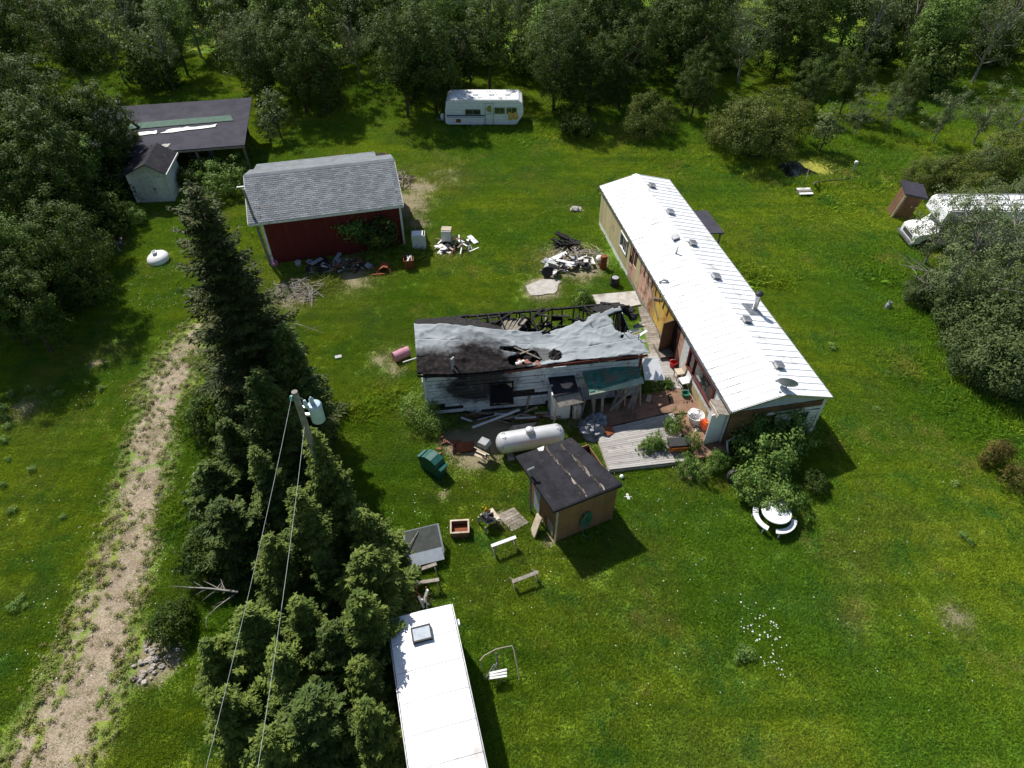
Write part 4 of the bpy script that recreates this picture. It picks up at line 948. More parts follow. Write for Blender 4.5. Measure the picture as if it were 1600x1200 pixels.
MB().tube([(1.2, -.1, .58), (1.15, -.25, .2), (1.35, -.4, .03), (1.7, -.35, .03)], .017, 6).build('hose_end', M['green'], hz, True)
MB().tube([(1.25, -.02, 1.45), (1.25, -.2, 1.47)], .03, 6).build('hook', M['galv'], hz)
lp = P(832, 836); o = MB().beam(lp+Vector((0, 0, .02)), P(843, 806, .75), .5, .05, (1, .4, 0)).build('leaning_panel', M['palewood']); tag(o, 'pale board leaning beside the left wall of the black roofed shed', 'board')

# ------------------------------------------------------------------ propane tank
a = P(789, 692, .78); b = P(868, 679, .78); pd = (b-a); PR = math.atan2(pd.y, pd.x); pc = (a+b)/2
pt = T('propane_tank', 'long silver white propane tank with domed ends beside the burnt building', 'propane tank', (pc.x, pc.y, 0), PR)
Lt = 3.25; rt = .50; prof = []
for i in range(9): t = i/8*PI/2; prof.append((max(.01, rt*math.sin(t)), -Lt/2+rt*.75*(1-math.cos(t))))
prof += [(r, -z) for r, z in prof[::-1]]
MB().lathe(prof, (0, 0, .80), 32, (0, PI/2, 0)).build('vessel', M['tank'], pt, True)
MB().lathe([(.2, 0), (.21, .1), (.2, .2), (.15, .26), (.02, .29)], (-.05, 0, 1.24), 18).build('valve_dome', M['tank'], pt, True)
for x in (-1.0, 1.0):
    B(pt, 'leg', M['galv'], (x, 0, .2), (.12, .7, .42)); B(pt, 'foot_block', M['concrete'], (x, 0, .05), (.3, 1.0, .12))
for s_ in (-1, 1):
    for x in (-1.25, 1.3): MB().tube([(x-.1, s_*.12, 1.26), (x, s_*.12, 1.36), (x+.1, s_*.12, 1.26)], .015, 6).build('lifting_lug', M['greymetal'], pt)
MB().tube([(.05, -.2, 1.28), (.4, -.42, 1.05), (.55, -.5, .7), (.6, -.52, .3)], .012, 6).build('gas_line', M['greymetal'], pt)

# ------------------------------------------------------------------ utility pole, transformer, wires
pb_ = P(460, 612, 9); up_ = T('utility_pole', 'grey wooden utility pole rising out of the spruces with a transformer', 'utility pole', (pb_.x, pb_.y, 0))
MB().tube([(0, 0, 0), (0, 0, 9)], [.16, .10], 12).build('pole', M['pole'], up_, True)
tr = MB().lathe([(.20, 0), (.225, .03), (.225, .68), (.24, .69), (.24, .74), (.2, .80), (.03, .84)], (.50, .02, 7.62), 18).build('transformer', M['xfmr'], up_, True)
MB().lathe([(.06, .82), (.085, .88), (.06, .94), (.085, 1.0), (.055, 1.06), (.02, 1.12)], (.45, .02, 7.62), 10).build('bushing', M['xfmr'], tr, True)
MB().box((.22, .02, 7.9), (.25, .1, .08)).box((.22, .02, 8.25), (.25, .1, .08)).build('bracket', M['galv'], up_)
MB().lathe([(.05, 0), (.07, .06), (.05, .12), (.07, .18), (.05, .24), (.04, .3)], (.25, -.05, 8.35), 10).build('surge_arrester', M['xfmr'], up_, True)
MB().lathe([(.04, 0), (.08, .05), (.05, .1), (.08, .15), (.04, .22)], (-.12, -.06, 8.65), 10).build('insulator', M['teal'], up_, True)
MB().tube([(-.12, -.06, 8.85), (.1, -.1, 8.9), (.25, -.05, 8.66)], .012, 5).build('jumper', M['wire'], up_)
def wire(a, bpx, zb, ext, label):
    a = Vector(a); b = P(*bpx, zb); d = (b-a)*ext; pts = []
    for i in range(25): t = i/24; pts.append(a+d*t+Vector((0, 0, -1.0*4*t*(1-t)*.55)))
    o = MB().tube(pts, .0065, 6).build('wire', M['wire']); tag(o, label, 'wire', 'wires from the utility pole'); return o
wire((pb_.x-.1, pb_.y-.1, 8.85), (345, 1050), 8.2, 2.2, 'left power line from the top of the utility pole down over the spruces')
wire((pb_.x+.05, pb_.y-.12, 7.6), (415, 1050), 7.2, 2.2, 'right power line from lower on the utility pole across the spruces')

# ------------------------------------------------------------------ travel trailer at the back
tp = P(697, 203); tt_ = T('travel_trailer', 'white travel trailer with a blue stripe parked along the trees', 'travel trailer', (tp.x, tp.y+.05, 0))
TL = 6.6; tout = [(.0, .55), (.25, .45), (TL-.6, .45), (TL-.05, 1.25), (TL, 1.6), (TL-.12, 2.25), (TL-.45, 2.5), (.5, 2.5), (.14, 2.3), (.02, 1.6)]
MB().prism(tout[::-1], 'y', 0, 2.25).build('body', M['white_clean'], tt_)
MB().prism([(.35, 2.505), (TL-.4, 2.505), (TL-.5, 2.53), (.45, 2.53)][::-1], 'y', .12, 2.13).build('roof_skin', M['white_clean'], tt_)
for i in range(7): B(tt_, 'side_rib', M['white'], (TL/2-.05, -.012, .62+.27*i), (TL-.5-(.3 if i < 2 else 0), .02, .025))
B(tt_, 'stripe', M['bluestripe'], (1.72, -.016, 1.22), (3.2, .02, .10)); B(tt_, 'stripe', M['bluestripe'], (1.72, -.016, 1.08), (3.2, .02, .03))
def rvwin(par, x, z, w_, h_, y=-.03):
    f_ = MB().box((x, y, z+h_/2), (w_, .04, .05)).box((x, y, z-h_/2), (w_, .04, .05)).box((x-w_/2, y, z), (.05, .04, h_)).box((x+w_/2, y, z), (.05, .04, h_)).box((x, y, z), (.03, .035, h_)).build('window_frame', M['galv'], par)
    MB().box((x, y+.012, z), (w_-.05, .02, h_-.05)).build('pane', M['glass'], f_)
rvwin(tt_, 2.35, 1.52, 1.25, .42); rvwin(tt_, 4.6, 1.62, .85, .5); rvwin(tt_, 5.6, 1.62, .85, .5)
d = MB().box((3.72, -.02, 1.35), (.62, .04, 1.75)).build('door', M['white'], tt_)
MB().box((3.72, -.05, 1.35), (.70, .02, .04)).box((3.38, -.05, 1.35), (.03, .02, 1.8)).box((4.06, -.05, 1.35), (.03, .02, 1.8)).box((3.72, -.05, 2.25), (.70, .02, .03)).build('door_frame', M['galv'], d); MB().box((3.74, -.055, 1.8), (.3, .03, .5)).build('door_window', M['scum'], d)
B(tt_, 'vent_grille', M['rust'], (1.1, -.02, .78), (.4, .03, .28))
for x in (2.35, 3.0):
    wl = MB().lathe([(.2, -.09), (.33, -.09), (.35, 0), (.33, .09), (.2, .09)], (x, .18, .34), 18, (PI/2, 0, 0)).build('wheel', M['black'], tt_, True); MB().lathe([(.02, 0), (.2, .0), (.2, .02), (.02, .03)], (x, .08, .34), 14, (PI/2, 0, 0)).build('rim', M['galv'], wl)
for i in range(4): B(tt_, 'roof_vent', M['white_clean'], (1.2+1.35*i, 1.1, 2.57), (.4, .4, .09))
for i in range(22): B(tt_, 'dark_roof_strip', M['bark'], (random.uniform(.5, 6), random.uniform(.2, 2.1), 2.54), (random.uniform(.15, .5), .04, .02), (0, 0, random.random()*3))  # thin bark-coloured strips scattered at random over the trailer roof
MB().beam((.2, .7, .45), (-.9, 1.1, .45), .08, .1).beam((.2, 1.5, .45), (-.9, 1.1, .45), .08, .1).build('tow_frame', M['galv'], tt_); MB().lathe([(.16, 0), (.17, .3), (.1, .42), (.05, .45)], (-.35, 1.1, .5), 12).build('gas_bottle', M['white_clean'], tt_, True)
o = MB().prism([(5.28, .85), (5.34, 1.0), (5.28, 1.5), (5.4, 1.55), (5.7, 1.42), (5.85, 1.52), (6.1, 1.5), (6.15, .95), (5.9, .88), (5.75, .95), (5.55, .84)], 'y', -.05, -.065).build('cloth', M['yellowprint']); o.location = tt_.location; tag(o, 'orange and yellow printed sheet hung on the side of the travel trailer', 'sheet')

# ------------------------------------------------------------------ camper roof cut by the near edge
cp = P(706, 943, 2.55); cpl = P(605, 968, 2.55); cdv = cp-cpl; CR = math.atan2(cdv.y, cdv.x); CW = cdv.length
ca = T('camper', 'white camper with dappled roof and a square hatch, under the spruces near the front', 'camper', (cpl.x, cpl.y, 0), CR)
CL = 5.8
rr_ = .1; MB().prism([(0, .5), (CW, .5), (CW, 2.45), (CW-.06, 2.53), (CW/2, 2.58), (.06, 2.53), (0, 2.45)][::-1], 'y', -CL, 0).build('body', M['white_clean'], ca)
for i in range(6):
    zf = lambda x: 2.53+.05*(1-abs(x-CW/2)/(CW/2))
    a_, b_ = -CL+i*CL/6+.01, -CL+(i+1)*CL/6-.01
    MB().slab([(.03, a_, 2.545), (CW/2, a_, 2.595), (CW-.03, a_, 2.545), (CW-.03, b_, 2.545), (CW/2, b_, 2.595), (.03, b_, 2.545)], .012).build('roof_sheet', M['roof_metal'], ca)
h_ = MB().box((CW*.47, -.85, 2.66), (.58, .50, .10)).build('roof_hatch', M['bluegrey'], ca)
MB().box((CW*.47, -.61, 2.66), (.66, .05, .13)).box((CW*.47, -1.09, 2.66), (.66, .05, .13)).box((CW*.47-.31, -.85, 2.66), (.05, .44, .13)).box((CW*.47+.31, -.85, 2.66), (.05, .44, .13)).build('hatch_rim', M['black'], h_)
B(ca, 'edge_rail', M['galv'], (CW+.01, -CL/2, 2.50), (.03, CL, .06)); B(ca, 'edge_rail', M['galv'], (-.01, -CL/2, 2.50), (.03, CL, .06))
for x in (.0, CW): 
    for yy in (-CL*.55,):
        MB().lathe([(.2, -.1), (.34, -.1), (.36, 0), (.34, .1), (.2, .1)], (x, yy, .36), 16, (0, PI/2, 0)).build('wheel', M['black'], ca, True)
rvwin_ = MB().box((CW+.02, -2.0, 1.7), (.03, 1.0, .55)).build('side_window', M['glass'], ca)
B(ca, 'side_lamp', M['white_clean'], (CW+.07, -.62, 2.3), (.12, .2, .14))
MB().tube([(.25, .6, .4), (.9, .05, .4)], .05, 6).tube([(1.7, .05, .4), (1.2, .9, .4), (.25, .6, .4)], .04, 6).build('tow_frame', M['rust'], ca)
jk = T('scrap_post_heap', 'white posts and rusty scraps heaped at the head of the camper', 'scrap heap', P(655, 955))
for k in range(9): BM(jk, 'post' if k < 3 else 'scrap_stick', M['white' if k < 4 else 'rust'], (random.uniform(-.45, .45), random.uniform(-.2, .3), .1), (random.uniform(-.45, .45), random.uniform(0, .5), random.uniform(.5, 1.1)), .09 if k < 3 else .04, .06)
# bent metal frame beside the camper
fr = T('swing_frame', 'thin bent metal tube frame standing in the grass right of the camper', 'tube frame', P(780, 1050))
def lp_(pts): return [P(u, v, z)-fr.location for u, v, z in pts]
MB().tube(lp_([(757,1062,.1),(750,1032,.9),(757,1024,1.0),(776,1014,1.0),(800,1009,1.0),(803,1016,.95),(812,1062,.1)]), .022, 6).build('outer_tube', M['palewood'], fr, True)
MB().tube(lp_([(782,1066,.1),(775,1020,.95)]), .035, 6).build('upright', M['oldwood'], fr); MB().tube(lp_([(760,1058,.1),(772,1038,.6)]), .02, 6).tube(lp_([(764,1062,.1),(776,1036,.7)]), .02, 6).build('brace', M['greymetal'], fr)
for k in range(3): BM(fr, 'slat', M['white'], P(765, 1052+4*k, .5)-fr.location, P(792, 1046+5*k, .5)-fr.location, .07, .03)

# ------------------------------------------------------------------ old motorhome at the right
mp = P(1425, 392); mo = T('motorhome', 'old white motorhome with a sloping hood half hidden by bare trees', 'motorhome', (26.3, 36.5, 0), .0)
mo.location = (P(1424, 394).x, P(1424, 394).y+.1, 0)
cab = [(.0, .45), (.05, .95), (.35, 1.1), (1.15, 1.2), (1.75, 1.85), (1.75, .45)]
MB().prism(cab[::-1], 'y', .15, 2.05).build('cab', M['white_clean'], mo)
MB().prism([(1.2, 1.9), (1.05, 2.1), (1.15, 2.75), (1.4, 2.9), (7.2, 2.9), (7.4, 2.7), (7.4, .5), (1.8, .5), (1.8, 1.88)][::-1], 'y', 0, 2.2).build('coach', M['white_clean'], mo)
for i in range(4): B(mo, 'roof_rail', M['greymetal'], (4.3, .1+.66*i, 2.92), (5.8, .04, .04))
for i in range(3): B(mo, 'roof_vent', M['white'], (2.4+1.7*i, 1.1, 2.95), (.4, .4, .12))
B(mo, 'windscreen', M['glass'], (1.48, 1.1, 1.55), (.03, 1.6, .75), (0, R(-43)+PI/2-R(47), 0)); B(mo, 'side_glass', M['glass'], (1.55, .14, 1.55), (.35, .03, .4))
rvwin(mo, 3.2, 1.9, 1.0, .5); rvwin(mo, 5.6, 1.9, 1.2, .5); B(mo, 'stripe', M['greymetal'], (4.6, -.012, 1.2), (5.4, .02, .2)); B(mo, 'door', M['white'], (4.4, -.02, 1.45), (.6, .03, 1.8))
for i in range(3): B(mo, 'grille_bar', M['black'], (.0, 1.1, .6+.1*i), (.04, 1.4, .04))
for y in (.4, 1.8): MB().lathe([(.1, -.02), (.1, .02)], (-.0, y, .8), 12, (0, PI/2, 0)).build('headlight', M['white_plastic'], mo)
B(mo, 'bumper', M['galv'], (-.12, 1.1, .42), (.14, 2.0, .16))
for x in (.85, 5.4):
    for y in (.17, 2.03):
        wl = MB().lathe([(.2, -.1), (.34, -.1), (.36, 0), (.34, .1), (.2, .1)], (x, y, .36), 18, (PI/2, 0, 0)).build('wheel', M['black'], mo, True); MB().lathe([(.02, .11), (.2, .11), (.2, .09), (.02, .08)], (x, y, .36), 12, (PI/2, 0, 0)).build('rim', M['galv'], wl)
MB().prism([(.85+.43*math.cos(t), .36+.43*math.sin(t)) for t in np.linspace(PI*.05, PI*.95, 10)], 'y', .1, .16).build('wheel_arch', M['black'], mo)
# leaning outhouse
oh = T('outhouse', 'leaning brown wooden outhouse with a black roof beside the motorhome', 'outhouse', P(1405, 342), R(-8)); oh.rotation_euler = (R(2), R(9), R(-8))
for i in range(4): B(oh, 'wall_board', M['brown'], (-.42+.28*i, 0, .95), (.272, .04, 1.9)); B(oh, 'wall_board', M['brown'], (-.42+.28*i, 1.1, .95), (.272, .04, 1.9)); B(oh, 'wall_board', M['brown'], (-.58, .14+.27*i, .95), (.04, .262, 1.9)); B(oh, 'wall_board', M['brown'], (.58, .14+.27*i, .95), (.04, .262, 1.9))
B(oh, 'corner_board', M['palewood'], (-.57, -.03, .95), (.14, .05, 1.9)); B(oh, 'roof', M['barnroof'], (0, .52, 2.0), (1.55, 1.6, .12), (.1, 0, 0))

# ------------------------------------------------------------------ loose things
def tankdisc():
    t = T('septic_float_tank', 'white flattened round plastic tank lying in grass left of the tallest spruce', 'plastic tank', P(250, 408)); t.rotation_euler = (R(8), R(-6), .2)
    MB().lathe([(.1, 0), (.5, .03), (.66, .12), (.69, .26), (.64, .38), (.48, .50), (.2, .56), (.12, .57)], (0, 0, 0), 28).build('shell', M['white_plastic'], t, True)
    MB().lathe([(.15, .0), (.16, .18), (.12, .19), (.11, .03)], (-.05, .12, .54), 16).build('neck', M['white_plastic'], t, True)
tankdisc()
# round picnic table with curved benches
rt_ = T('picnic_table', 'white round picnic table with curved benches under the bush', 'picnic table', P(1206, 815))
MB().lathe([(.02, 0), (.60, 0), (.62, .02), (.60, .045), (.02, .05)], (0, 0, .70), 32).build('tabletop', M['white_plastic'], rt_, True)
def arcbench(a0, a1):
    pts = [(r*math.cos(t), r*math.sin(t)) for r, ts in ((.68, np.linspace(a0, a1, 12)), (.90, np.linspace(a1, a0, 12))) for t in ts]
    MB().prism(pts, 'z', .42, .47).build('bench', M['white_plastic'], rt_)
    for t in (a0+.2, a1-.2): MB().tube([(.83*math.cos(t), .83*math.sin(t), 0), (.83*math.cos(t), .83*math.sin(t), .42)], .03, 8).build('leg', M['white_plastic'], rt_)
arcbench(R(150), R(235)); arcbench(R(258), R(345)); arcbench(R(20), R(110))
MB().tube([(0, 0, 0), (0, 0, .7)], .05, 10).build('pedestal', M['white_plastic'], rt_)
# sawhorses
def sawhorse(pa, pb, label, m_, h=.62, tilt=0):
    a = P(*pa); b = P(*pb); c = (a+b)/2; d = b-a; L_ = d.length; t = T('sawhorse', label, 'sawhorse', c, math.atan2(d.y, d.x), 'sawhorses in the grass')
    t.rotation_euler = (tilt, 0, math.atan2(d.y, d.x))
    B(t, 'top_beam', M[m_], (0, 0, h), (L_, .14, .05))
    for x in (-L_/2+.08, L_/2-.08):
        for s_ in (-1, 1): BM(t, 'leg', M['oldwood'], (x, s_*.28, 0), (x, s_*.04, h-.03), .09, .03, (1, 0, 0))
        B(t, 'brace', M['oldwood'], (x, 0, h*.42), (.03, .36, .07))
sawhorse((768,866),(806,852), 'white topped sawhorse nearest to the black roofed shed', 'white')
sawhorse((798,915),(838,900), 'grey sawhorse standing alone in the grass lowest right of the group', 'oldwood', .55, .25)
sawhorse((642,925),(688,918), 'grey sawhorse closest to the camper roof', 'oldwood')
sawhorse((624,914),(684,893), 'longer grey sawhorse touching the slanted grey panel box', 'oldwood', .6)
# grey lidded cold frame
cf = T('storage_box', 'grey box with a slanted dark lid standing by the spruces', 'box', P(668, 880), R(16))
MB().prism([(-.72, .0), (.72, .0), (.72, .35), (-.72, .35)], 'z', 0, .5).build('body', M['bluegrey'], cf)
B(cf, 'lid', M['greymetal'], (0, .58, .72), (1.5, 1.15, .06), (R(28), 0, 0)); B(cf, 'lid_felt', mat('dark_grey_felt', (.10, .11, .10), rough=.9), (0, .58, .758), (1.36, 1.04, .012), (R(28), 0, 0)); B(cf, 'front_slope', M['bluegrey'], (0, -.02, .50), (1.36, .5, .04), (R(28), 0, 0)); B(cf, 'back_leg', M['oldwood'], (-.68, 1.0, .45), (.06, .06, .95)); B(cf, 'back_leg', M['oldwood'], (.68, 1.0, .45), (.06, .06, .95))
BM(cf, 'stick', M['oldwood'], (-.8, .3, .72), (-.1, .95, .97), .02, .02)
# open planter
pb2 = T('planter_box', 'open brown wooden planter box with a pale rim in the lawn', 'planter', P(719, 831), R(4))
for s_ in (-1, 1): B(pb2, 'side_board', M['brown'], (0, s_*.3, .2), (.74, .04, .4)); B(pb2, 'side_board', M['brown'], (s_*.37, 0, .2), (.04, .56, .4)); B(pb2, 'rim', M['palewood'], (0, s_*.3, .415), (.80, .07, .03)); B(pb2, 'rim', M['palewood'], (s_*.37, 0, .414), (.07, .53, .028))
B(pb2, 'soil', M['rust'], (0, 0, .15), (.70, .56, .04))
# tool stand
ts = T('work_table', 'low work stand with a pale top piled with black gear', 'work stand', P(764, 822), R(32))
B(ts, 'top', M['palewood'], (.12, .1, .50), (.62, .62, .04)); 
for x in (-.3, .35):
    for y in (-.25, .35): B(ts, 'leg', M['oldwood'], (x, y, .24), (.07, .07, .48))
o = MB().blob((0, 0, .15), .2, 3, .5, 8, 5, (1.3, 1, .7)).tube([(-.2, 0, .2), (.25, .1, .3)], .05, 6).tube([(0, -.2, .1), (.1, .25, .32)], .04, 6).build('black_gear', M['black']); o.location = ts.location+Vector((-.05, .02, .5)); tag(o, 'tangled black gear lying on the low work stand', 'gear')
o = MB().prism([(-.1, 0), (.1, 0), (.12, .25), (.02, .42), (-.06, .3)], 'y', -.06, .06).tube([(0, 0, .3), (-.12, 0, .5)], .03, 6).build('hand_tool', M['yellowplastic']); o.location = ts.location+Vector((-.12, .32, .45)); tag(o, 'yellow hand tool standing at the back of the low work stand', 'tool')
# green covered barbecue
gc = T('covered_grill', 'grill hidden under a dark green vinyl cover left of the propane tank', 'covered grill', P(678, 735), R(-38))
MB().prism([(-.55, 0), (.55, 0), (.58, .55), (.42, .95), (.15, 1.08), (-.15, 1.08), (-.42, .95), (-.58, .55)][::-1], 'y', -.28, .28).build('cover', M['darkgreen'], gc)
for s_ in (-1, 1): B(gc, 'side_flap', M['darkgreen'], (s_*.62, 0, .62), (.14, .5, .28), (0, s_*.3, 0))
# rusty grill and sheets
rg = T('rusty_sheet', 'flat sheet of rusted metal lying on bare ground beside the covered grill', 'metal sheet', P(727, 700), R(10)); B(rg, 'sheet', M['rust'], (0, 0, .1), (.85, .55, .03), (.06, .04, 0)); B(rg, 'rim', M['rust'], (0, -.28, .12), (.85, .03, .08))
rk = T('rubble_heap', 'low heap of broken red brick and dirt beside the rusty sheet', 'rubble')
rk.location = P(703, 697)
for k in range(16): B(rk, 'brick', M['brick'], (random.uniform(-.5, .5), random.uniform(-.6, .5), random.uniform(.04, .14)), (.2, .1, .07), (random.uniform(-.4, .4), random.uniform(-.4, .4), random.random()*3))
gb = T('barbecue', 'small charcoal grey barbecue on a wooden trolley left of the propane tank', 'barbecue', P(757, 712), R(-30))
MB().prism([(-.25, .75), (.25, .75), (.28, .9), (.2, 1.05), (-.2, 1.05), (-.28, .9)][::-1], 'y', -.2, .2).build('firebox', M['greymetal'], gb)
for x in (-.2, .2):
    for y in (-.15, .15): B(gb, 'leg', M['black'], (x, y, .37), (.03, .03, .75))
B(gb, 'shelf', M['palewood'], (.1, -.38, .7), (.5, .16, .03)); B(gb, 'shelf', M['palewood'], (-.0, -.36, .3), (.6, .12, .03)); BM(gb, 'handle', M['palewood'], (-.35, -.3, .72), (.5, -.35, .72), .04, .04)
# grey tarp heap and boards by the lean-to
def heap(name, label, cat, u, v, m_, rx, ry, h, seed, n=7):
    mb = MB(); r = random.Random(seed)
    for k in range(n): mb.blob((r.uniform(-rx, rx)*.6, r.uniform(-ry, ry)*.6, h*.35*r.random()+.05), r.uniform(.3, .6)*min(rx, ry), seed*10+k, .6, 11, 8, (1.3, 1, h/min(rx, ry)))
    o = mb.build(name, M[m_], None, True); o.location = P(u, v); tag(o, label, cat); return o
heap('tarp_heap', 'crumpled grey tarpaulin heap between the cupboard shed and the deck', 'tarp', 925, 672, 'greytarp', .75, .6, .75, 3, 11)
o = MB().box((0, 0, .1), (.5, .45, .05), (.3, .2, .6)).build('metal_sheet', M['rust']); o.location = P(951, 675, .25); tag(o, 'rust brown panel lying on the deck corner against the tarp heap', 'panel')
o = MB().slab([(0, 0, 0), (1.2, .35, .0), (.7, -.55, .0), (-.3, -.5, 0)][::-1], .03).build('loose_board', M['oldwood']); o.location = P(800, 665, .4); o.rotation_euler = (.4, .2, 0); tag(o, 'grey board propped on the ground behind the propane tank', 'board')
for k, (a, b, lb) in enumerate([((822,640),(828,618,1.0),'post stub broken off against the front wall of the burnt house'),((905,660),(915,622,1.2),'left leaning stick beside the cupboard shed'),((894,655),(905,625,1.1),'pale stick propped below the flap of the cupboard shed'),((925,655),(932,610,1.6),'thin pole standing at the left end of the green roof')]):
    o = MB().beam(P(*a), P(*b), .10, .08).build('timber', M['oldwood']); tag(o, lb, 'timber')
# boards fallen from the burnt house
fb = T('fallen_siding', 'loose heap of fallen siding boards below the burnt wall', 'fallen boards', P(800, 658))
for k in range(26):
    a = random.uniform(-.5, .7); x, y = random.uniform(-2.6, 1.6), random.uniform(-.1, .45); BM(fb, 'board', M[random.choice(['char', 'oldwood', 'sidb', 'brown'])], (x, y, .08+.2*random.random()), (x+math.cos(a)*random.uniform(.4, 1.2), y+math.sin(a)*.5, .08+.3*random.random()), .11, .025)
BM(fb, 'board', M['white'], P(738, 668, .5)-fb.location, P(812, 640, .7)-fb.location, .12, .03)
# pink barrel with white pole
pk = T('pink_barrel', 'faded pink barrel lying on its side at the left end of the burnt house', 'barrel', P(628, 560), R(35))
MB().lathe([(.22, -.45), (.285, -.45), (.29, -.15), (.3, -.14), (.29, -.13), (.29, .14), (.3, .15), (.29, .16), (.285, .45), (.02, .45)], (0, 0, .3), 20, (0, PI/2, 0)).build('drum', M['pinkpaint'], pk, True)
MB().lathe([(.02, 0), (.26, 0), (.26, .01), (.02, .012)], (-.43, 0, .3), 18, (0, PI/2, 0)).build('open_end', M['dark'], pk)
o = MB().tube([P(630, 566, .35), P(655, 558, .8)], .035, 8).build('white_pole', M['white']); tag(o, 'thin white pole running from the pink barrel to the burnt house', 'pole')
# things on the deck and against the home
def bucket(u, v, z, m_, label, r=.17, h=.3, name='bucket'):
    t = T(name, label, name, P(u, v, z)); MB().lathe([(r*.8, 0), (r, h), (r+.02, h), (r+.02, h-.02), (r-.02, h-.01), (r*.74, .03), (.01, .03)], (0, 0, 0), 18).build('shell', M[m_], t, True)
    MB().tube([(r*math.cos(a), .05, h+.1*math.sin(a)) for a in np.linspace(0, PI, 9)], .008, 5).build('handle', M['wire'], t); return t
bucket(1051, 572, .28, 'redbucket', 'red bucket on the planks in front of the middle entrance', .2, .32)
def chair(u, v, rz, z, ms, mf, label):
    t = T('chair', label, 'chair', P(u, v, z), rz, 'chairs along the mobile home'); B(t, 'seat', M[ms], (0, 0, .43), (.46, .44, .06)); b = B(t, 'backrest', M[ms], (0, .22, .72), (.44, .05, .5), (-.15, 0, 0))
    for x in (-.2, .2):
        for y in (-.18, .18): BM(t, 'leg', M[mf], (x, y, 0), (x*.95, y*.95, .41), .035, .035)
chair(1060, 590, R(-80), .26, 'palewood', 'rust', 'chair with tan seat nearest the middle entrance of the mobile home')
chair(1067, 604, R(-75), .26, 'white_clean', 'galv', 'chair with white seat and back against the big window wall')
bucket(1070, 618, .28, 'green', 'green pot standing in a white saucer behind the chairs', .2, .22, 'pot')
heap('dark_bag_pile', 'small pile of dark bags and white scraps below the window', 'bag pile', 1075, 634, 'black', .35, .3, .35, 12, 5)
wb = T('laundry_basket', 'large pale basket full of white and grey cloths on the brown deck', 'basket', P(1085, 658, .285)); MB().lathe([(.28, 0), (.38, .45), (.41, .46), (.38, .44), (.26, .02)], (0, 0, 0), 18).build('basket', M['white'], wb, True); mb = MB()
for k in range(7): mb.blob((random.uniform(-.22, .22), random.uniform(-.22, .22), .42+.1*random.random()), .16, k+40, .4, 8, 5)
mb.build('cloths', M['whitebag'], wb)
fc = T('fuel_can', 'bright red orange fuel can standing on bags by the wall', 'fuel can', P(1100, 667, .55), R(-70)); MB().box((0, 0, .18), (.42, .26, .34)).prism([(-.2, .35), (.2, .35), (.12, .42), (-.12, .42)][::-1], 'y', -.1, .1).build('body', M['redplastic'], fc); MB().tube([(.1, 0, .4), (.25, 0, .52)], .025, 6).build('spout', M['yellowplastic'], fc)
heap('white_bags', 'white plastic bags slumped on the brown deck in front of the fuel can', 'bags', 1091, 674, 'whitebag', .4, .32, .3, 21, 6)
heap('green_bag', 'green and white sack squeezed between the white bags and fuel can', 'sack', 1098, 677, 'green', .26, .24, .32, 22, 3)
ob = T('orange_tub', 'dark rimmed orange tub tipped towards the camera beyond the deck plants', 'tub', P(1058, 700, .3), R(5)); MB().prism([(-.38, .0), (.38, 0), (.45, .38), (-.45, .38)][::-1], 'y', -.22, .22).build('tub', M['orange'], ob); B(ob, 'rim', M['black'], (0, 0, .42), (.98, .5, .08)); B(ob, 'front_panel', M['orange'], (0, -.26, .2), (.8, .03, .36), (.25, 0, 0))
o = MB().box((0, 0, 0), (.5, .22, .03)).build('deck_board', M['palewood']); o.location = P(1014, 622, .3); o.rotation_euler = (0, 0, 1.2); tag(o, 'short pale board lying in the shade right of the lean-to', 'board')
o = MB().slab([(0, 0, 0), (.8, 0, 0), (1.1, -.9, -.6), (.1, -.9, -.6)][::-1], .04).build('loose_board', M['white_clean']); o.location = P(1003, 560, 1.9); tag(o, 'white panel hanging off the right end of the burnt house', 'panel')
# railing at the middle entrance
ra = T('handrail', 'thin metal handrail standing at the middle entrance of the mobile home', 'railing', (0, 0, 0))
q0, q1 = P(1030, 548, .25), P(1050, 545, .25)
for q in (q0, q1): MB().tube([q, q+Vector((0, 0, 1.1))], .022, 6).build('rail_post', M['rust'], ra)
for z in (.55, 1.1): MB().tube([q0+Vector((0, 0, z)), q1+Vector((0, 0, z))], .02, 6).build('rail', M['rust'], ra)
st2 = T('entrance_step', 'grey wooden step in front of the middle entrance', 'step', P(1036, 556, 0), HRZ); B(st2, 'tread', M['oldwood'], (0, 0, .42), (1.1, .8, .05)); B(st2, 'riser', M['oldwood'], (0, -.38, .3), (1.1, .04, .22))
# wheel at the corner
wl_ = T('spare_wheel', 'car wheel with a bright alloy rim standing by the near corner of the mobile home', 'wheel', P(1144, 752), R(8))
MB().lathe([(.21, -.1), (.31, -.11), (.345, -.06), (.345, .06), (.31, .11), (.21, .1)], (0, 0, .35), 24, (PI/2-.45, 0, 0)).build('tyre', M['black'], wl_, True)
rim = MB().lathe([(.19, .0), (.22, .105), (.2, .11), (.17, .03)], (0, 0, .35), 24, (PI/2-.45, 0, 0)); mm_ = Euler((PI/2-.45, 0, 0)).to_matrix()
for k in range(6):
    a = k*PI/3; rim.beam(Vector((0, 0, .35))+mm_@Vector((.03*math.cos(a), .03*math.sin(a), .09)), Vector((0, 0, .35))+mm_@Vector((.2*math.cos(a), .2*math.sin(a), .09)), .06, .03, mm_@Vector((0, 0, 1)))
rim.lathe([(.01, .06), (.05, .07), (.05, .11), (.01, .115)], (0, 0, .35), 12, (PI/2-.45, 0, 0)).build('rim', M['galv'], wl_)
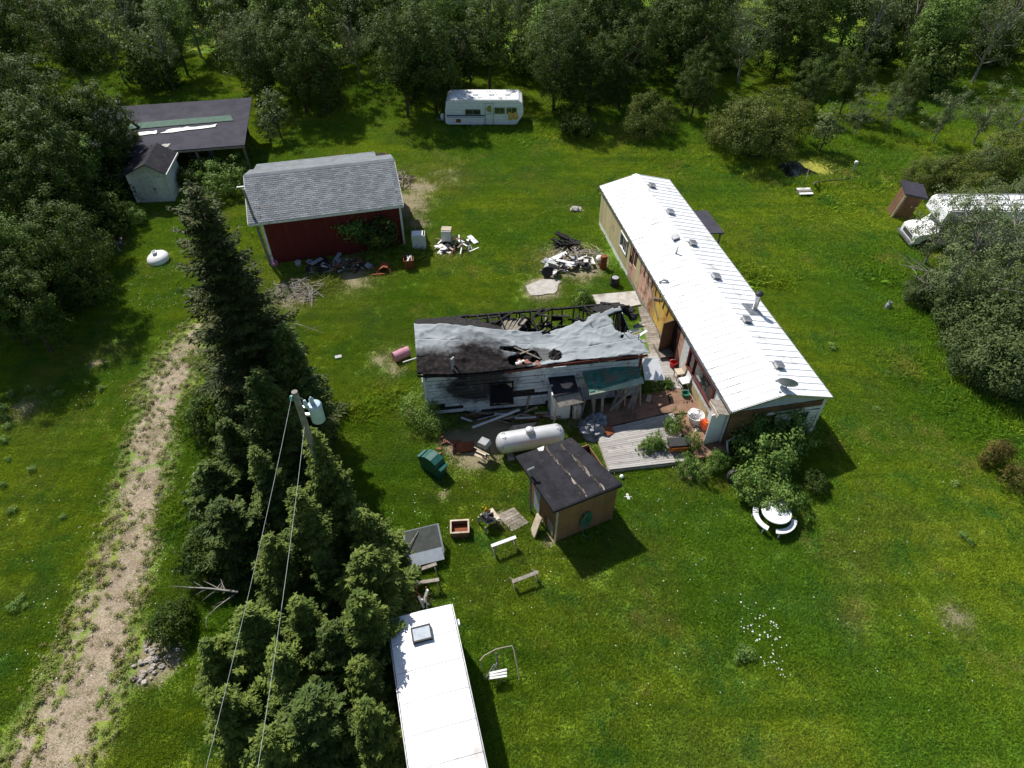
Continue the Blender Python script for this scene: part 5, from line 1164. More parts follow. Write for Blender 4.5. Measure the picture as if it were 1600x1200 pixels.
gpz = T('downpipe', 'grey bent drain pipe beside the near wall of the mobile home', 'pipe', (0, 0, 0)); MB().tube([P(1138, 730, .1), P(1136, 690, 1.0), P(1150, 682, 1.1)], .045, 8).build('pipe', M['bluegrey'], gpz)
# small litter
o = MB().slab([(-.2, 0, .05), (.0, .05, .06), (.2, .0, .04), (.05, -.05, .05)][::-1], .02).slab([(-.08, .15, .07), (.02, .16, .07), (.08, -.14, .05), (-.03, -.15, .05)][::-1], .02).build('cross_litter', M['white_plastic']); o.location = P(981, 777); tag(o, 'small white cross shaped scrap in the grass right of the black roofed shed', 'scrap')
o = MB().blob((0, 0, .12), .1, 5, .15, 10, 6).build('white_jug', M['white_plastic'], None, True); o.location = P(971, 747); tag(o, 'small round white jug at the deck corner behind the black roofed shed', 'jug')
o = MB().blob((0, 0, .14), .17, 8, .1, 12, 8).build('green_ball', M['teal'], None, True); o.location = P(600, 845, .2); o.location = P(560, 882, .5); tag(o, 'shiny teal ball among the spruce branches', 'ball')
o = MB().box((0, 0, .05), (.35, .22, .1)).build('grey_brick', M['greymetal']); o.location = P(529, 559); o.rotation_euler = (0, 0, .3); tag(o, 'small grey block alone in the lawn left of the pink barrel', 'block')
# propane bottle, barrel
pc2 = T('gas_cylinder', 'small grey gas cylinder standing in the lawn right of the white roof', 'gas cylinder', P(1385, 484)); MB().lathe([(.12, 0), (.15, .02), (.155, .05), (.155, .38), (.12, .46), (.05, .48)], (0, 0, 0), 18).build('bottle', M['greymetal'], pc2, True); MB().lathe([(.09, .46), (.1, .6), (.085, .6), (.08, .47)], (0, 0, 0), 14).build('collar', M['greymetal'], pc2)
bl_ = T('black_barrel', 'black plastic barrel beside the mobile home behind the concrete pad', 'barrel', P(960, 446)); MB().lathe([(.26, 0), (.28, .05), (.28, .25), (.30, .27), (.28, .29), (.28, .55), (.26, .6), (.24, .57), (.01, .57)], (0, 0, 0), 20).build('drum', M['black'], bl_, True); MB().lathe([(.2, .57), (.2, .60), (.01, .61)], (0, 0, 0), 16).build('lid', M['greymetal'], bl_)
# picnic-like cover box far right
wbx = T('well_cover', 'low white slatted cover box at the edge of the tall grass', 'cover', P(1255, 306), R(4))
for i in range(3): B(wbx, 'board', M['white' if i != 1 else 'oldwood'], (0, -.3+.3*i, .40-.05*(i == 0)), (1.0, .26, .04))
for x in (-.42, .42): B(wbx, 'leg', M['oldwood'], (x, 0, .18), (.06, .7, .36))
# hose rail and lamp post by the pond
lp2 = T('yard_lamp', 'post with a round white globe beside the pond', 'lamp', P(1331, 272)); MB().tube([(0, 0, 0), (0, 0, .85)], .07, 8).build('post', M['greymetal'], lp2); MB().lathe([(.02, 0), (.12, .03), (.15, .12), (.12, .22), (.02, .26)], (0, 0, .82), 14).build('globe', M['white_plastic'], lp2, True)
hr = T('pond_rail', 'thin black hose strung over a wooden post beside the pond', 'hose', (0, 0, 0)); MB().tube([P(1275, 290, .1), P(1275, 285, .7), P(1300, 282, .6), P(1318, 281, .55), P(1335, 277, .6)], .035, 6).build('hose', M['black'], hr); BM(hr, 'post', M['oldwood'], P(1270, 290), P(1276, 284, .9), .1, .1); BM(hr, 'brace', M['oldwood'], P(1283, 288), P(1277, 284, .8), .06, .06); BM(hr, 'stick', M['deadwood'], P(1258, 290), P(1264, 262, 1.0), .04, .04)
o = MB().blob((0, 0, .12), .32, 77, .35, 8, 5, (1.4, 1, .5)).build('white_rock', M['concrete']); o.location = P(899, 329); tag(o, 'flat pale rock lying alone in the lawn between trailer and mobile home', 'rock')

# ------------------------------------------------------------------ scrap piles
def scrap(name, label, u, v, rx, ry, n, mats, seed, lmin=.3, lmax=1.3, h=.5, rz=0):
    r = random.Random(seed); t = T(name, label, 'scrap pile', P(u, v), rz)
    for k in range(n):
        a = r.random()*PI; x, y = r.uniform(-rx, rx), r.uniform(-ry, ry); l = r.uniform(lmin, lmax)/2; z = .06+h*r.random()*(1-abs(x)/rx*.7); dz = r.uniform(-.2, .3)*l
        nm, m_, w_, th = r.choice(mats)
        BM(t, nm, M[m_], (x-l*math.cos(a), y-l*math.sin(a), max(.04, z-dz)), (x+l*math.cos(a), y+l*math.sin(a), max(.05, z+dz)), w_*r.uniform(.6, 1.3), th)
    return t
scrap('burnt_scrap_pile', 'pile of charred boards and grey scraps beside the old wheel', 893, 416, 1.5, .7, 55, [('board', 'char', .13, .03), ('board', 'black', .1, .04), ('board', 'oldwood', .1, .03), ('sheet', 'whitebag', .25, .02), ('stick', 'deadwood', .04, .04), ('sheet', 'greymetal', .3, .02)], 31, h=.6)
scrap('twig_pile', 'heap of straw coloured sticks behind the charred boards', 905, 396, 1.3, .5, 50, [('stick', 'deadwood', .03, .03), ('stick', 'oldwood', .05, .03), ('stick', 'palewood', .03, .02)], 32, .3, 1.0, .3)
scrap('black_frame_pile', 'tangle of black metal frames and cushions, farthest of the piles left of the home', 880, 385, .75, .35, 26, [('bar', 'black', .05, .05), ('bar', 'black', .04, .04), ('cushion', 'char', .35, .08)], 33, .4, 1.0, .8)
scrap('lumber_pile', 'scattered white and pale boards in the grass right of the garage', 712, 386, 1.25, .75, 46, [('board', 'white', .09, .03), ('board', 'palewood', .08, .03), ('board', 'oldwood', .1, .03), ('board', 'rust', .06, .03), ('sheet', 'white', .3, .02), ('board', 'char', .1, .03)], 34, .25, 1.0, .35)
scrap('garage_scrap_pile', 'low dark and pale scrap strewn along the front of the garage', 530, 420, 2.0, .55, 130, [('board', 'white', .07, .03), ('scrap', 'rust', .12, .04), ('sheet', 'char', .25, .02), ('board', 'char', .12, .03), ('stick', 'oldwood', .05, .04), ('scrap', 'whitebag', .08, .05), ('board', 'brown', .1, .03), ('board', 'black', .1, .03), ('pipe', 'galv', .04, .04), ('stick', 'bark', .05, .04)], 35, .15, .9, .3, .2)
scrap('left_scrap_pile', 'dim grey panels stacked under the garage wall left of the shrub', 505, 412, .9, .25, 9, [('panel', 'greymetal', .3, .03), ('panel', 'char', .4, .03), ('panel', 'brown', .3, .03)], 36, .6, 1.0, .35, .2)
scrap('brush_heap', 'pale dead brush heap beside the tall spruce', 462, 458, 1.3, .9, 90, [('twig', 'deadwood', .02, .02), ('twig', 'oldwood', .03, .02)], 37, .5, 1.8, .5)
scrap('small_brush_heap', 'dark stick heap behind the right corner of the garage', 628, 284, .7, .9, 36, [('twig', 'oldwood', .04, .03), ('twig', 'bark', .05, .04)], 38, .5, 1.5, .6)
scrap('shade_scrap_pile', 'pale and brown scraps in the deep shade left of the white tank', 160, 382, 1.6, .8, 34, [('scrap', 'oldwood', .15, .04), ('scrap', 'greymetal', .2, .03), ('stick', 'deadwood', .05, .03), ('scrap', 'rust', .15, .03)], 39, .3, 1.2, .35)
wh = T('trailer_wheel', 'wheel with grey rim and mudguard standing at the left end of the charred pile', 'wheel', P(855, 432), R(-10))
MB().lathe([(.2, -.1), (.33, -.1), (.35, 0), (.33, .1), (.2, .1)], (0, 0, .34), 20, (PI/2-.4, 0, 0)).build('tyre', M['black'], wh, True); MB().lathe([(.02, .06), (.2, .07), (.2, .1), (.12, .06), (.02, .08)], (0, 0, .34), 16, (PI/2-.4, 0, 0)).build('rim', M['galv'], wh); B(wh, 'mudguard', M['black'], (.35, .25, .62), (.7, .45, .05), (.1, .5, .5))
tk = T('water_heater', 'rust brown cylinder standing with a white cap beside the mobile home', 'cylinder', P(942, 419)); MB().lathe([(.21, 0), (.22, .02), (.22, .85), (.18, .92), (.02, .94)], (0, 0, 0), 18).build('shell', M['rust'], tk, True); o = MB().lathe([(.2, 0), (.21, .5), (.1, .6), (.01, .61)], (0, 0, 0), 16).build('white_cylinder', M['white'], None, True); o.location = P(938, 410, 0); o.rotation_euler = (.3, -.25, 0); tag(o, 'white cylinder leaning behind the rust brown one', 'cylinder')
o = MB().box((0, 0, .3), (.5, .3, .6)).build('white_block', M['white']); o.location = P(856, 420); o.rotation_euler = (.3, .3, .4); tag(o, 'pale crumpled block behind the trailer wheel', 'block')
fz = T('white_cabinet', 'white sheet metal cabinet standing open beside the garage corner', 'cabinet', P(656, 389), R(4)); B(fz, 'front', M['white_clean'], (0, -.3, .62), (.85, .04, 1.1)); B(fz, 'side', M['white'], (-.41, 0, .6), (.03, .58, 1.15)); B(fz, 'side', M['white'], (.41, 0, .6), (.03, .58, 1.15)); B(fz, 'back', M['greymetal'], (0, .3, .6), (.85, .03, 1.15)); B(fz, 'top', M['white_clean'], (-.05, 0, 1.19), (.7, .56, .03)); B(fz, 'base', M['dark'], (0, 0, .05), (.82, .6, .1))
bx_ = T('open_crate', 'tall plywood box with a white front standing in the lumber pile', 'box', P(699, 381), R(-3)); B(bx_, 'front', M['white_clean'], (0, -.3, .75), (.62, .04, .75)); B(bx_, 'side', M['palewood'], (-.3, 0, .55), (.04, .55, 1.1)); B(bx_, 'side', M['palewood'], (.3, 0, .55), (.04, .55, 1.1)); B(bx_, 'top', M['palewood'], (0, .05, 1.12), (.64, .5, .04)); B(bx_, 'back', M['palewood'], (0, .3, .55), (.6, .04, 1.1))
rbx = T('rusty_firebox', 'square rusty firebox full of scraps right of the garage shrub', 'firebox', P(640, 418), R(10))
for s_ in (-1, 1): B(rbx, 'side', M['rust'], (0, s_*.3, .35), (.62, .03, .7)); B(rbx, 'side', M['rust'], (s_*.3, 0, .35), (.03, .57, .7))
for k in range(5): BM(rbx, 'scrap', M['palewood' if k % 2 else 'white'], (random.uniform(-.2, .2), -.2, .55), (random.uniform(-.2, .2), .25, .75), .06, .03)
rs = T('rusted_grate', 'bright orange rusted curved sheet propped under the garage shrub', 'rusted sheet', P(600, 423), R(8)); pts = [(-.38, .05), (-.25, .3), (0, .45), (.25, .38), (.38, .12)]
mb = MB()
for (a, b), (c, d) in zip(pts[:-1], pts[1:]): mb.beam((a, 0, b), (c, 0, d), .04, .6, (0, 1, 0))
mb.build('curved_sheet', M['rust'], rs); B(rs, 'frame_bar', M['rust'], (-.3, -.5, .1), (.8, .08, .08)); 
for k in range(6): B(rs, 'bar', M['rust'], (-.4+.16*k, -.3, .2), (.03, .5, .03), (.5, 0, 0))
o = MB().blob((0, 0, .2), .25, 61, .3, 9, 6, (1, 1, .8)).build('grey_lump', M['greytarp']); o.location = P(577, 420); tag(o, 'crumpled silver sheeting beside the orange rusted sheet', 'sheeting')
o = MB().lathe([(.2, 0), (.24, .3), (.22, .32), (.01, .3)], (0, 0, 0), 12).build('tub', M['pinkpaint'], None, True); o.location = P(424, 416)+Vector((.25, 0, 0)); tag(o, 'pale pink tub at the foot of the service post', 'tub')
o = MB().lathe([(.18, 0), (.2, .35), (.18, .37), (.01, .35)], (0, 0, 0), 12).build('pail', M['greymetal'], None, True); o.location = P(467, 416); tag(o, 'dull pail standing in shade against the garage wall', 'pail')
rk = T('rock_pile', 'pile of tan rocks and dirt at the near right edge of the gravel drive', 'rock pile', P(240, 1035))
for k in range(60):
    r_ = random.uniform(.03, .11); o = MB().blob((0, 0, 0), r_, k+200, .35, 7, 5, (1.2, 1, .7)).build('rock', M['rock'], rk); o.location = (random.gauss(0, .38), random.gauss(0, .38), r_*.5)
# bicycle wheel lost in spruces is hardly seen: a ring
o = MB().tube([(.3*math.cos(t), .3*math.sin(t), .0) for t in np.linspace(0, 2*PI, 25)], .02, 6, False).tube([(-.3, 0, 0), (.3, 0, 0)], .008, 5).tube([(0, -.3, 0), (0, .3, 0)], .008, 5).build('hoop', M['black']); o.location = P(410, 943, .6); o.rotation_euler = (.6, .2, 0); tag(o, 'dark thin hoop leaning among the lowest spruces', 'hoop')

# ------------------------------------------------------------------ trees and bushes
LEAFR = dict(rough=.8)
M['leaf_wood'] = leafmat('poplar_leaf', (0.057, 0.1, 0.018), (0.096, 0.148, 0.027), (0.039, 0.071, 0.016))
M['leaf_grey'] = leafmat('grey_green_leaf', (0.139, 0.189, 0.074), (0.213, 0.254, 0.116), (0.082, 0.116, 0.042))
M['leaf_bright'] = leafmat('bright_shrub_leaf', (0.163, 0.272, 0.055), (0.272, 0.391, 0.098), (0.087, 0.174, 0.035))
M['leaf_willow'] = leafmat('willow_leaf', (0.113, 0.146, 0.029), (0.172, 0.193, 0.046), (0.067, 0.093, 0.02))
M['leaf_purple'] = leafmat('reddish_leaf', (0.131, 0.112, 0.059), (0.197, 0.158, 0.092), (0.079, 0.066, 0.033))
M['leaf_rust'] = leafmat('rusty_conifer_needles', (0.193, 0.105, 0.035), (0.131, 0.149, 0.035), (0.105, 0.088, 0.026))
M['needle'] = leafmat('spruce_needles', (0.075, 0.123, 0.026), (0.131, 0.171, 0.038), (0.045, 0.083, 0.018), trans=.15)
M['needle_b'] = leafmat('young_spruce_needles', (0.128, 0.185, 0.034), (0.198, 0.246, 0.049), (0.076, 0.121, 0.024), trans=.18)
M['needle_d'] = leafmat('dark_spruce_needles', (0.064, 0.086, 0.022), (0.105, 0.116, 0.033), (0.037, 0.056, 0.015), trans=.12)
M['needle_far'] = leafmat('juniper_foliage', (0.074, 0.113, 0.039), (0.121, 0.162, 0.055), (0.046, 0.074, 0.023), trans=.15)

def leaves(C, N_, size, r, asp=.55):
    """diamond leaves at centres C facing roughly along N_"""
    n = len(C); N_ = N_/(np.linalg.norm(N_, axis=1)[:, None]+1e-9)
    a = r.normal(size=(n, 3)); a -= (a*N_).sum(1)[:, None]*N_; a /= np.linalg.norm(a, axis=1)[:, None]+1e-9
    b = np.cross(N_, a); s = (size*(.6+.8*r.random(n)))[:, None]
    V = np.stack([C-a*s, C-b*s*asp+N_*s*.12, C+a*s, C+b*s*asp+N_*s*.12], 1).reshape(-1, 3)
    F = np.arange(4*n).reshape(n, 4); return V, F
def leaf_crown(seed, R_, Hc, zc, ncl, nl, lsize, spread=.30, fill=.45, lump=.35, asp=.55, flat=0):
    r = np.random.default_rng(seed)
    d = r.normal(size=(ncl, 3)); d /= np.linalg.norm(d, axis=1)[:, None]
    lobes = r.normal(size=(7, 3)); lobes /= np.linalg.norm(lobes, axis=1)[:, None]
    lob = np.max(d @ lobes.T, axis=1); q = (1-lump) + lump*np.clip(lob, 0, 1)**2*1.6
    rad = (fill+(1-fill)*r.random(ncl)**.5)*q
    cl = d*rad[:, None]*np.array([R_, R_, Hc]); cl[:, 2] = np.where(cl[:, 2] < 0, cl[:, 2]*.8, cl[:, 2]); cl[:, 2] += zc
    cl[:, 2] = np.maximum(cl[:, 2], .15)
    C = np.repeat(cl, nl, 0) + r.normal(size=(ncl*nl, 3))*spread*np.array([1, 1, .75])*np.repeat(.6+.8*r.random(ncl), nl)[:, None]
    C[:, 2] = np.maximum(C[:, 2], .05)
    ctr = np.array([0, 0, zc*.7]); nn = (C-np.repeat(cl, nl, 0))*1.3/spread + (C-ctr)/R_ + np.array([0, 0, .7]) + r.normal(size=C.shape)*.8
    V, F = leaves(C, nn, lsize, r, asp)
    return V, F, cl
def limbs(cl, h, r0, seed, nb=16, base=.25, m_=None, lean=(0, 0), stems=1):
    r = random.Random(seed); mb = MB()
    top = (lean[0], lean[1], h)
    if stems == 1: mb.tube([(0, 0, -.05), (lean[0]*.3+.05, lean[1]*.3, h*.33), (lean[0]*.7-.04, lean[1]*.7, h*.66), top], [r0, r0*.75, r0*.5, r0*.15], 7)
    for k in range(nb):
        c = cl[r.randrange(len(cl))]; t = base+(.85-base)*r.random(); z = min(h*t, max(.1, c[2]*.8)) if stems == 1 else .05
        s = (lean[0]*z/h, lean[1]*z/h, z); mid = ((s[0]+c[0])*.5+r.uniform(-.15, .15), (s[1]+c[1])*.5+r.uniform(-.15, .15), s[2]*.45+c[2]*.55)
        rr = r0*(.45 if stems == 1 else .5)*(1-t*.5)
        mb.tube([s, mid, tuple(c)], [rr, rr*.6, rr*.2], 5)
    return mb.mesh('trunk', m_ or M['bark'], True)
class Proto: pass
def mk(seed, R_, h, m_, lsize=.11, ncl=150, nl=60, spread=.32, zc=None, Hc=None, trunk=.14, fill=.45, bark='bark', stems=1, nb=16, asp=.55, lump=.35):
    p = Proto(); p.h = h; zc = zc if zc is not None else h*.60; Hc = Hc or h*.42
    V, F, cl = leaf_crown(seed, R_, Hc, zc, ncl, nl, lsize, spread, fill, lump, asp)
    p.crown = npmesh('crown', V, F, m_); p.trunk = limbs(cl, h*.85, trunk, seed, nb, m_=M[bark], stems=stems); p.zc = zc; return p
def plant(p, name, label, cat, x, y, scale=1, rz=None, group=None, sz=1, trunkname='trunk', crownname='crown'):
    t = T(name, label, cat, (x, y, 0), random.random()*6.28 if rz is None else rz, group); t.scale = (scale, scale, scale*sz)
    link(trunkname, p.trunk, t); link(crownname, p.crown, t); return t
def at_crown(u, v, z): q = P(u, v, z); return q.x, q.y

wood = [mk(100+i, 2.5, 8.5, M['leaf_wood'], .08, 210, 85, .24, lump=.62, zc=4.7, Hc=4.3) for i in range(4)]
woodb = [mk(110+i, 2.3, 8, M['leaf_bright'], .08, 190, 70, .26, lump=.5) for i in range(2)]
greyt = [mk(120+i, 2.1, 7, M['leaf_grey'], .07, 80, 55, .22, lump=.6, trunk=.11, nb=26, bark='deadwood') for i in range(3)]
willow = [mk(130+i, 2.6, 4.4, M['leaf_willow'], .07, 190, 75, .24, lump=.5, zc=2.1, Hc=2.2, stems=3, nb=22) for i in range(2)]
bush = [mk(140+i, 1.4, 2.3, M['leaf_bright'], .075, 80, 50, .17, lump=.55, zc=1.15, Hc=1.1, stems=3, nb=16, trunk=.07) for i in range(3)]
bushd = [mk(150+i, 1.4, 2.2, M['leaf_wood'], .08, 90, 50, .20, zc=1.1, Hc=1.1, stems=3, nb=14, trunk=.07) for i in range(2)]
sap = [mk(160+i, .8, 2.8, M['leaf_grey'], .075, 36, 36, .17, zc=1.7, Hc=1.2, trunk=.05, nb=10) for i in range(2)]
weedp = [mk(170+i, .32, .75, M['leaf_bright'], .05, 22, 16, .08, zc=.4, Hc=.36, trunk=.015, nb=8, stems=3) for i in range(3)]

# left wood: individual trees by where their crowns stand
LW = [(8,176,8.6,'ragged dark poplar in the upper left corner'),(66,184,8.6,'tall leafy poplar second from the upper left corner'),(118,190,8.2,'leafy poplar whose crown reaches toward the stove pipe'),(172,208,6.2,'poplar overhanging the left end of the long dark shed'),
      (10,246,8.4,'dark poplar on the left edge level with the long shed'),(72,250,8,'poplar left of the small white shed with a dark gap below'),(112,262,5.6,'yellow green poplar catching the sun above the pale sheet table'),(36,300,7.6,'shaded poplar behind the sunny crown at left'),
      (-28,340,8,'dark poplar cut by the left edge above the lower bright crown'),(12,392,6.4,'bright leafed poplar low on the left edge'),(62,420,5.2,'round crowned poplar at the lower tip of the left wood'),(-10,455,5.8,'last poplar of the left wood beside the open lawn'),
      (100,392,6.2,'dark poplar above the lower tip of the left wood'),(35,478,5.2,'low dark poplar where the left wood meets the lawn'),(92,338,4.2,'low shaded tree in the dark hollow of the left wood'),(44,350,5.0,'half hidden shaded tree between the bright crowns of the left wood'),(-50,420,7.5,'poplar mostly outside the left edge beside the lawn'),(-60,240,9,'poplar mostly outside the left edge at the top')]
for i, (u, v, h, lb) in enumerate(LW):
    p = (woodb if i in (6, 9) else wood)[i % (2 if i in (6, 9) else 4)]; s = h/p.h; x, y = at_crown(u, v, h*.62); plant(p, 'poplar_tree', lb, 'tree', x, y, s, group='poplars of the left wood')
for i, (u, v, lb) in enumerate([(128,400,'dark undergrowth bush at the foot of the left wood nearest the tank'),(165,345,'dim bush between the scrap and the white shed'),(176,300,'reddish brown bush leaning by the pale sheet table'),(120,452,'low bush on the shaded lawn edge below the left wood')]):
    p = bushd[i % 2]; x, y = at_crown(u, v, 1.0); plant(p, 'undergrowth_bush', lb, 'bush', x, y, 1.25)

# the forest behind the yard
r = random.Random(5)
k = 0
for row, (y0, n) in enumerate([(63, 18), (67, 22), (72, 25), (78, 27), (85, 28), (92, 28), (100, 30), (109, 30)]):
    for j in range(n):
        half = 8+.86*y0; x = -half+2*half*(j+.5)/n + r.uniform(-1.5, 1.5); y = y0+r.uniform(-1.6, 1.6)
        if -18 < x < -10 and y0 < 66: continue
        if x > 22 and y0 < 64: continue
        pr = (wood+woodb[:1]+greyt)[r.randrange(8)]; plant(pr, 'forest_tree', 'leafy tree in the dense wood behind the yard', 'tree', x, y, r.uniform(.95, 1.25), group='trees of the wood behind the yard')
        k += 1
for i in range(75):
    y = r.uniform(63, 92); x = r.uniform(-1, 1)*(8+.8*y)
    if -18 < x < -10 and y < 68: continue
    plant(bushd[i % 2], 'undergrowth_bush', 'leafy undergrowth bush among the trees of the wood behind the yard', 'bush', x, y, r.uniform(1.2, 2.0), group='undergrowth of the wood behind the yard')
UP = [(430,176,3.8,'sap','young poplar standing alone right of the long dark shed'),(418,204,2.4,'sap','short sapling below the young poplar right of the long shed'),
      (500,98,7.5,'wood','dark tree casting shade left of the travel trailer along the upper edge'),(628,95,8.2,'wood','dark tree directly left of the travel trailer'),(675,92,8,'wood','tree close behind the left end of the travel trailer'),
      (868,95,8,'wood','dark tree right of the travel trailer'),(925,100,7.6,'wood','second dark tree right of the travel trailer'),(975,104,7,'wood','dark tree behind the yellow green bush'),(462,98,7.5,'wood','dark tree above the young poplar, at the upper edge'),(402,95,7,'wood','dark tree behind the right end of the long shed'),
      (1010,178,3.4,'willow','yellow green bush in the tall grass right of the trailer'),(1185,196,4.6,'willow','big olive willow bush by the pond'),(1150,190,3.8,'willow','left flank bush of the big willow'),(1225,180,4.0,'willow','right shoulder bush of the big willow'),
      (1293,200,3.6,'sap','slim silvery poplar between the willow and the lawn'),(1350,172,4.0,'greyt','first silvery poplar on the upper right edge of the lawn'),(1398,168,3.8,'greyt','second silvery poplar on the upper right edge of the lawn'),
      (1478,178,4.6,'greyt','silvery poplar with a dark leaning trunk at the upper right'),(1545,176,5.0,'greyt','broad silvery poplar near the upper right corner'),(1590,190,4.8,'greyt','silvery poplar in the upper right corner'),
      (1270,138,4.5,'wood','dark tree behind the slim silvery poplar'),(1090,132,5.2,'wood','dark tree between the yellow green bush and the willow'),(1430,130,5,'wood','dark tree behind the silvery poplars'),(1330,124,5.5,'wood','dark tree behind the first silvery poplar'),
      (905,192,2.2,'bushd','low bushy growth right of the travel trailer')]
kinds = dict(wood=wood, greyt=greyt, willow=willow, sap=sap, bush=bush, bushd=bushd)
for i, (u, v, h, kd, lb) in enumerate(UP):
    p = kinds[kd][i % len(kinds[kd])]; x, y = at_crown(u, v, h*.58); nm = {'sap': 'sapling', 'willow': 'willow_bush', 'bush': 'bush', 'bushd': 'bush'}.get(kd, 'poplar_tree')
    plant(p, nm, lb, 'bush' if 'bush' in nm else 'tree', x, y, h/p.h)
# right side thicket
RT = [(1440,270,2.4,'willow','low olive bush at the left tip of the right thicket'),(1490,262,3.2,'willow','olive bush behind the outhouse'),(1540,250,3.6,'greyt','grey green tree above the motorhome roof'),(1585,238,3.8,'willow','olive bush on the right edge above the motorhome'),
      (1530,300,3,'willow','bush between the motorhome roof and the grey green tree'),(1590,300,3.4,'greyt','grey green tree on the right edge behind the motorhome'),
      (1475,352,5.2,'greyt','sparse bare branched tree in front of the motorhome hood'),(1535,372,6.0,'greyt','sparse tree in front of the motorhome door'),(1508,338,5.0,'greyt','pale leafy tree hanging over the front of the motorhome roof'),(1566,342,5.6,'greyt','pale leafy tree covering the middle of the motorhome side'),(1590,392,6.2,'greyt','sparse tree on the right edge below the motorhome'),(1500,432,5.0,'greyt','tree with dark forked trunks below the motorhome'),(1562,446,5.4,'greyt','silvery tree behind the big dark juniper')]
for i, (u, v, h, kd, lb) in enumerate(RT):
    p = kinds[kd][i % len(kinds[kd])]; x, y = at_crown(u, v, h*.58); plant(p, 'willow_bush' if kd == 'willow' else 'poplar_tree', lb, 'bush' if kd == 'willow' else 'tree', x, y, h/p.h, sz=.95)
jun = [mk(180+i, 1.9, 2.9, M['needle_far'], .075, 190, 75, .22, zc=1.4, Hc=1.45, stems=3, nb=16, asp=.4) for i in range(2)]
for i, (u, v, s, lb) in enumerate([(1455,458,.7,'dark juniper bush nearest the gas cylinder'),(1490,470,.75,'dark juniper bush under the forked trunks'),(1535,505,1.15,'broad dark juniper bush at the right'),(1580,520,1.25,'largest dark juniper bush on the right edge'),(1550,560,1.0,'lowest dark juniper bush at the right'),(1598,585,1.1,'juniper bush cut by the right edge'),(1500,490,.7,'juniper bush between the cylinder side and the broad one')]):
    x, y = at_crown(u, v, 1.3*s); plant(jun[i % 2], 'juniper_bush', lb, 'bush', x, y, s, group='dark junipers at the right')
# near bushes
for i, (u, v, h, kd, lb) in enumerate([(1196,690,2.4,'bush','large leafy bush at the near gable of the mobile home'),(1216,676,2.2,'bush','right half of the leafy growth at the near gable'),(1200,718,1.7,'bush','lower left bush at the near gable'),(1205,645,2.3,'bush','top shoot of the growth against the gable'),
        (1184,764,1.6,'bush','leafy bush hanging over the round picnic table at left'),(1226,774,1.5,'bush','leafy bush hanging over the round picnic table at right'),(1278,752,.9,'bushd','dim bush in the house shadow'),
        (556,352,3.0,'greyt2','pale leafed shrub growing against the red garage wall'),(590,365,2.6,'purple','darker green shrub right of the pale one at the garage wall'),(655,632,1.7,'bushl','loose green shrub at the left end of the burnt house'),(672,655,1.3,'bushl','smaller shrub half under the scorched wall'),
        (332,262,2.2,'bush','leafy shrub between the white shed and the garage'),(352,285,2.0,'bush','bushy growth beside the left end of the garage'),(362,262,1.7,'bush','shrub touching the garage roof corner'),(290,275,1.6,'bushd','leafy shrub at the right wall of the white shed'),(206,335,1.4,'bush','leafy weed clump left of the shed doors'),(212,292,1.5,'bushd','dark shrub against the left door of the white shed'),
        (910,462,1.0,'bush','leafy weed by the concrete pad'),(270,972,1.3,'bushd','dark round bush at the left edge of the spruces')]):
    if kd == 'greyt2': p = mk(190, 1.3, 3, M['leaf_bright'], .085, 80, 60, .2, zc=1.75, Hc=1.2, stems=3, nb=18, trunk=.07)
    elif kd == 'purple': p = mk(191, 1.25, 2.8, M['leaf_wood'], .09, 80, 60, .2, zc=1.5, Hc=1.2, stems=3, nb=18, trunk=.06)
    elif kd == 'bushl': p = mk(192+i, 1.2, 2, M['leaf_bright'], .07, 70, 34, .18, zc=.95, Hc=.9, stems=3, nb=18, trunk=.04, asp=.3)
    else: p = kinds[kd][i % len(kinds[kd])]
    x, y = at_crown(u, v, h*.52); plant(p, 'bush', lb, 'bush', x, y, h/p.h)
# deck plants and rusty young conifers
for i, (u, v, h, lb) in enumerate([(1055,660,1.3,'tall leafy weed growing through the deck by the brown sheets'),(1020,690,1.2,'leafy weed in the middle of the grey deck planks'),(1008,700,.9,'low weed left of the middle deck weed'),(1035,695,.9,'thin weed right of the middle deck weed'),(1080,690,1.2,'leafy weed beside the orange tub'),(1075,722,1.3,'leafy weed at the front edge of the deck'),(1095,735,1.1,'bushy weed between deck and spare wheel'),(1116,722,1.2,'tall weed left of the spare wheel'),(1038,598,1.0,'leafy weed growing at the right end of the lean-to'),(1022,604,.9,'dark weed beside the lean-to post'),(1045,600,.8,'weed near the red bucket'),(1128,716,1.1,'weed against the white entrance door')]):
    p = bush[i % 3]; x, y = at_crown(u, v, h*.5); plant(p, 'weed', lb, 'weed', x, y, h/p.h*.62, sz=1.5)
for i, (u, v, h, lb) in enumerate([(1548,712,1.5,'rusty brown young conifer left of its pair'),(1566,705,1.7,'taller rusty brown young conifer of the pair'),(1592,745,1.6,'rusty young conifer cut by the right edge')]):
    p = mk(200+i, .42 if i < 2 else .7, 1.6, M['leaf_rust'], .05, 60, 26, .10, zc=.8, Hc=.85, trunk=.03, nb=6, asp=.35); x, y = at_crown(u, v, h*.5); plant(p, 'young_conifer', lb, 'conifer', x, y, h/1.6)
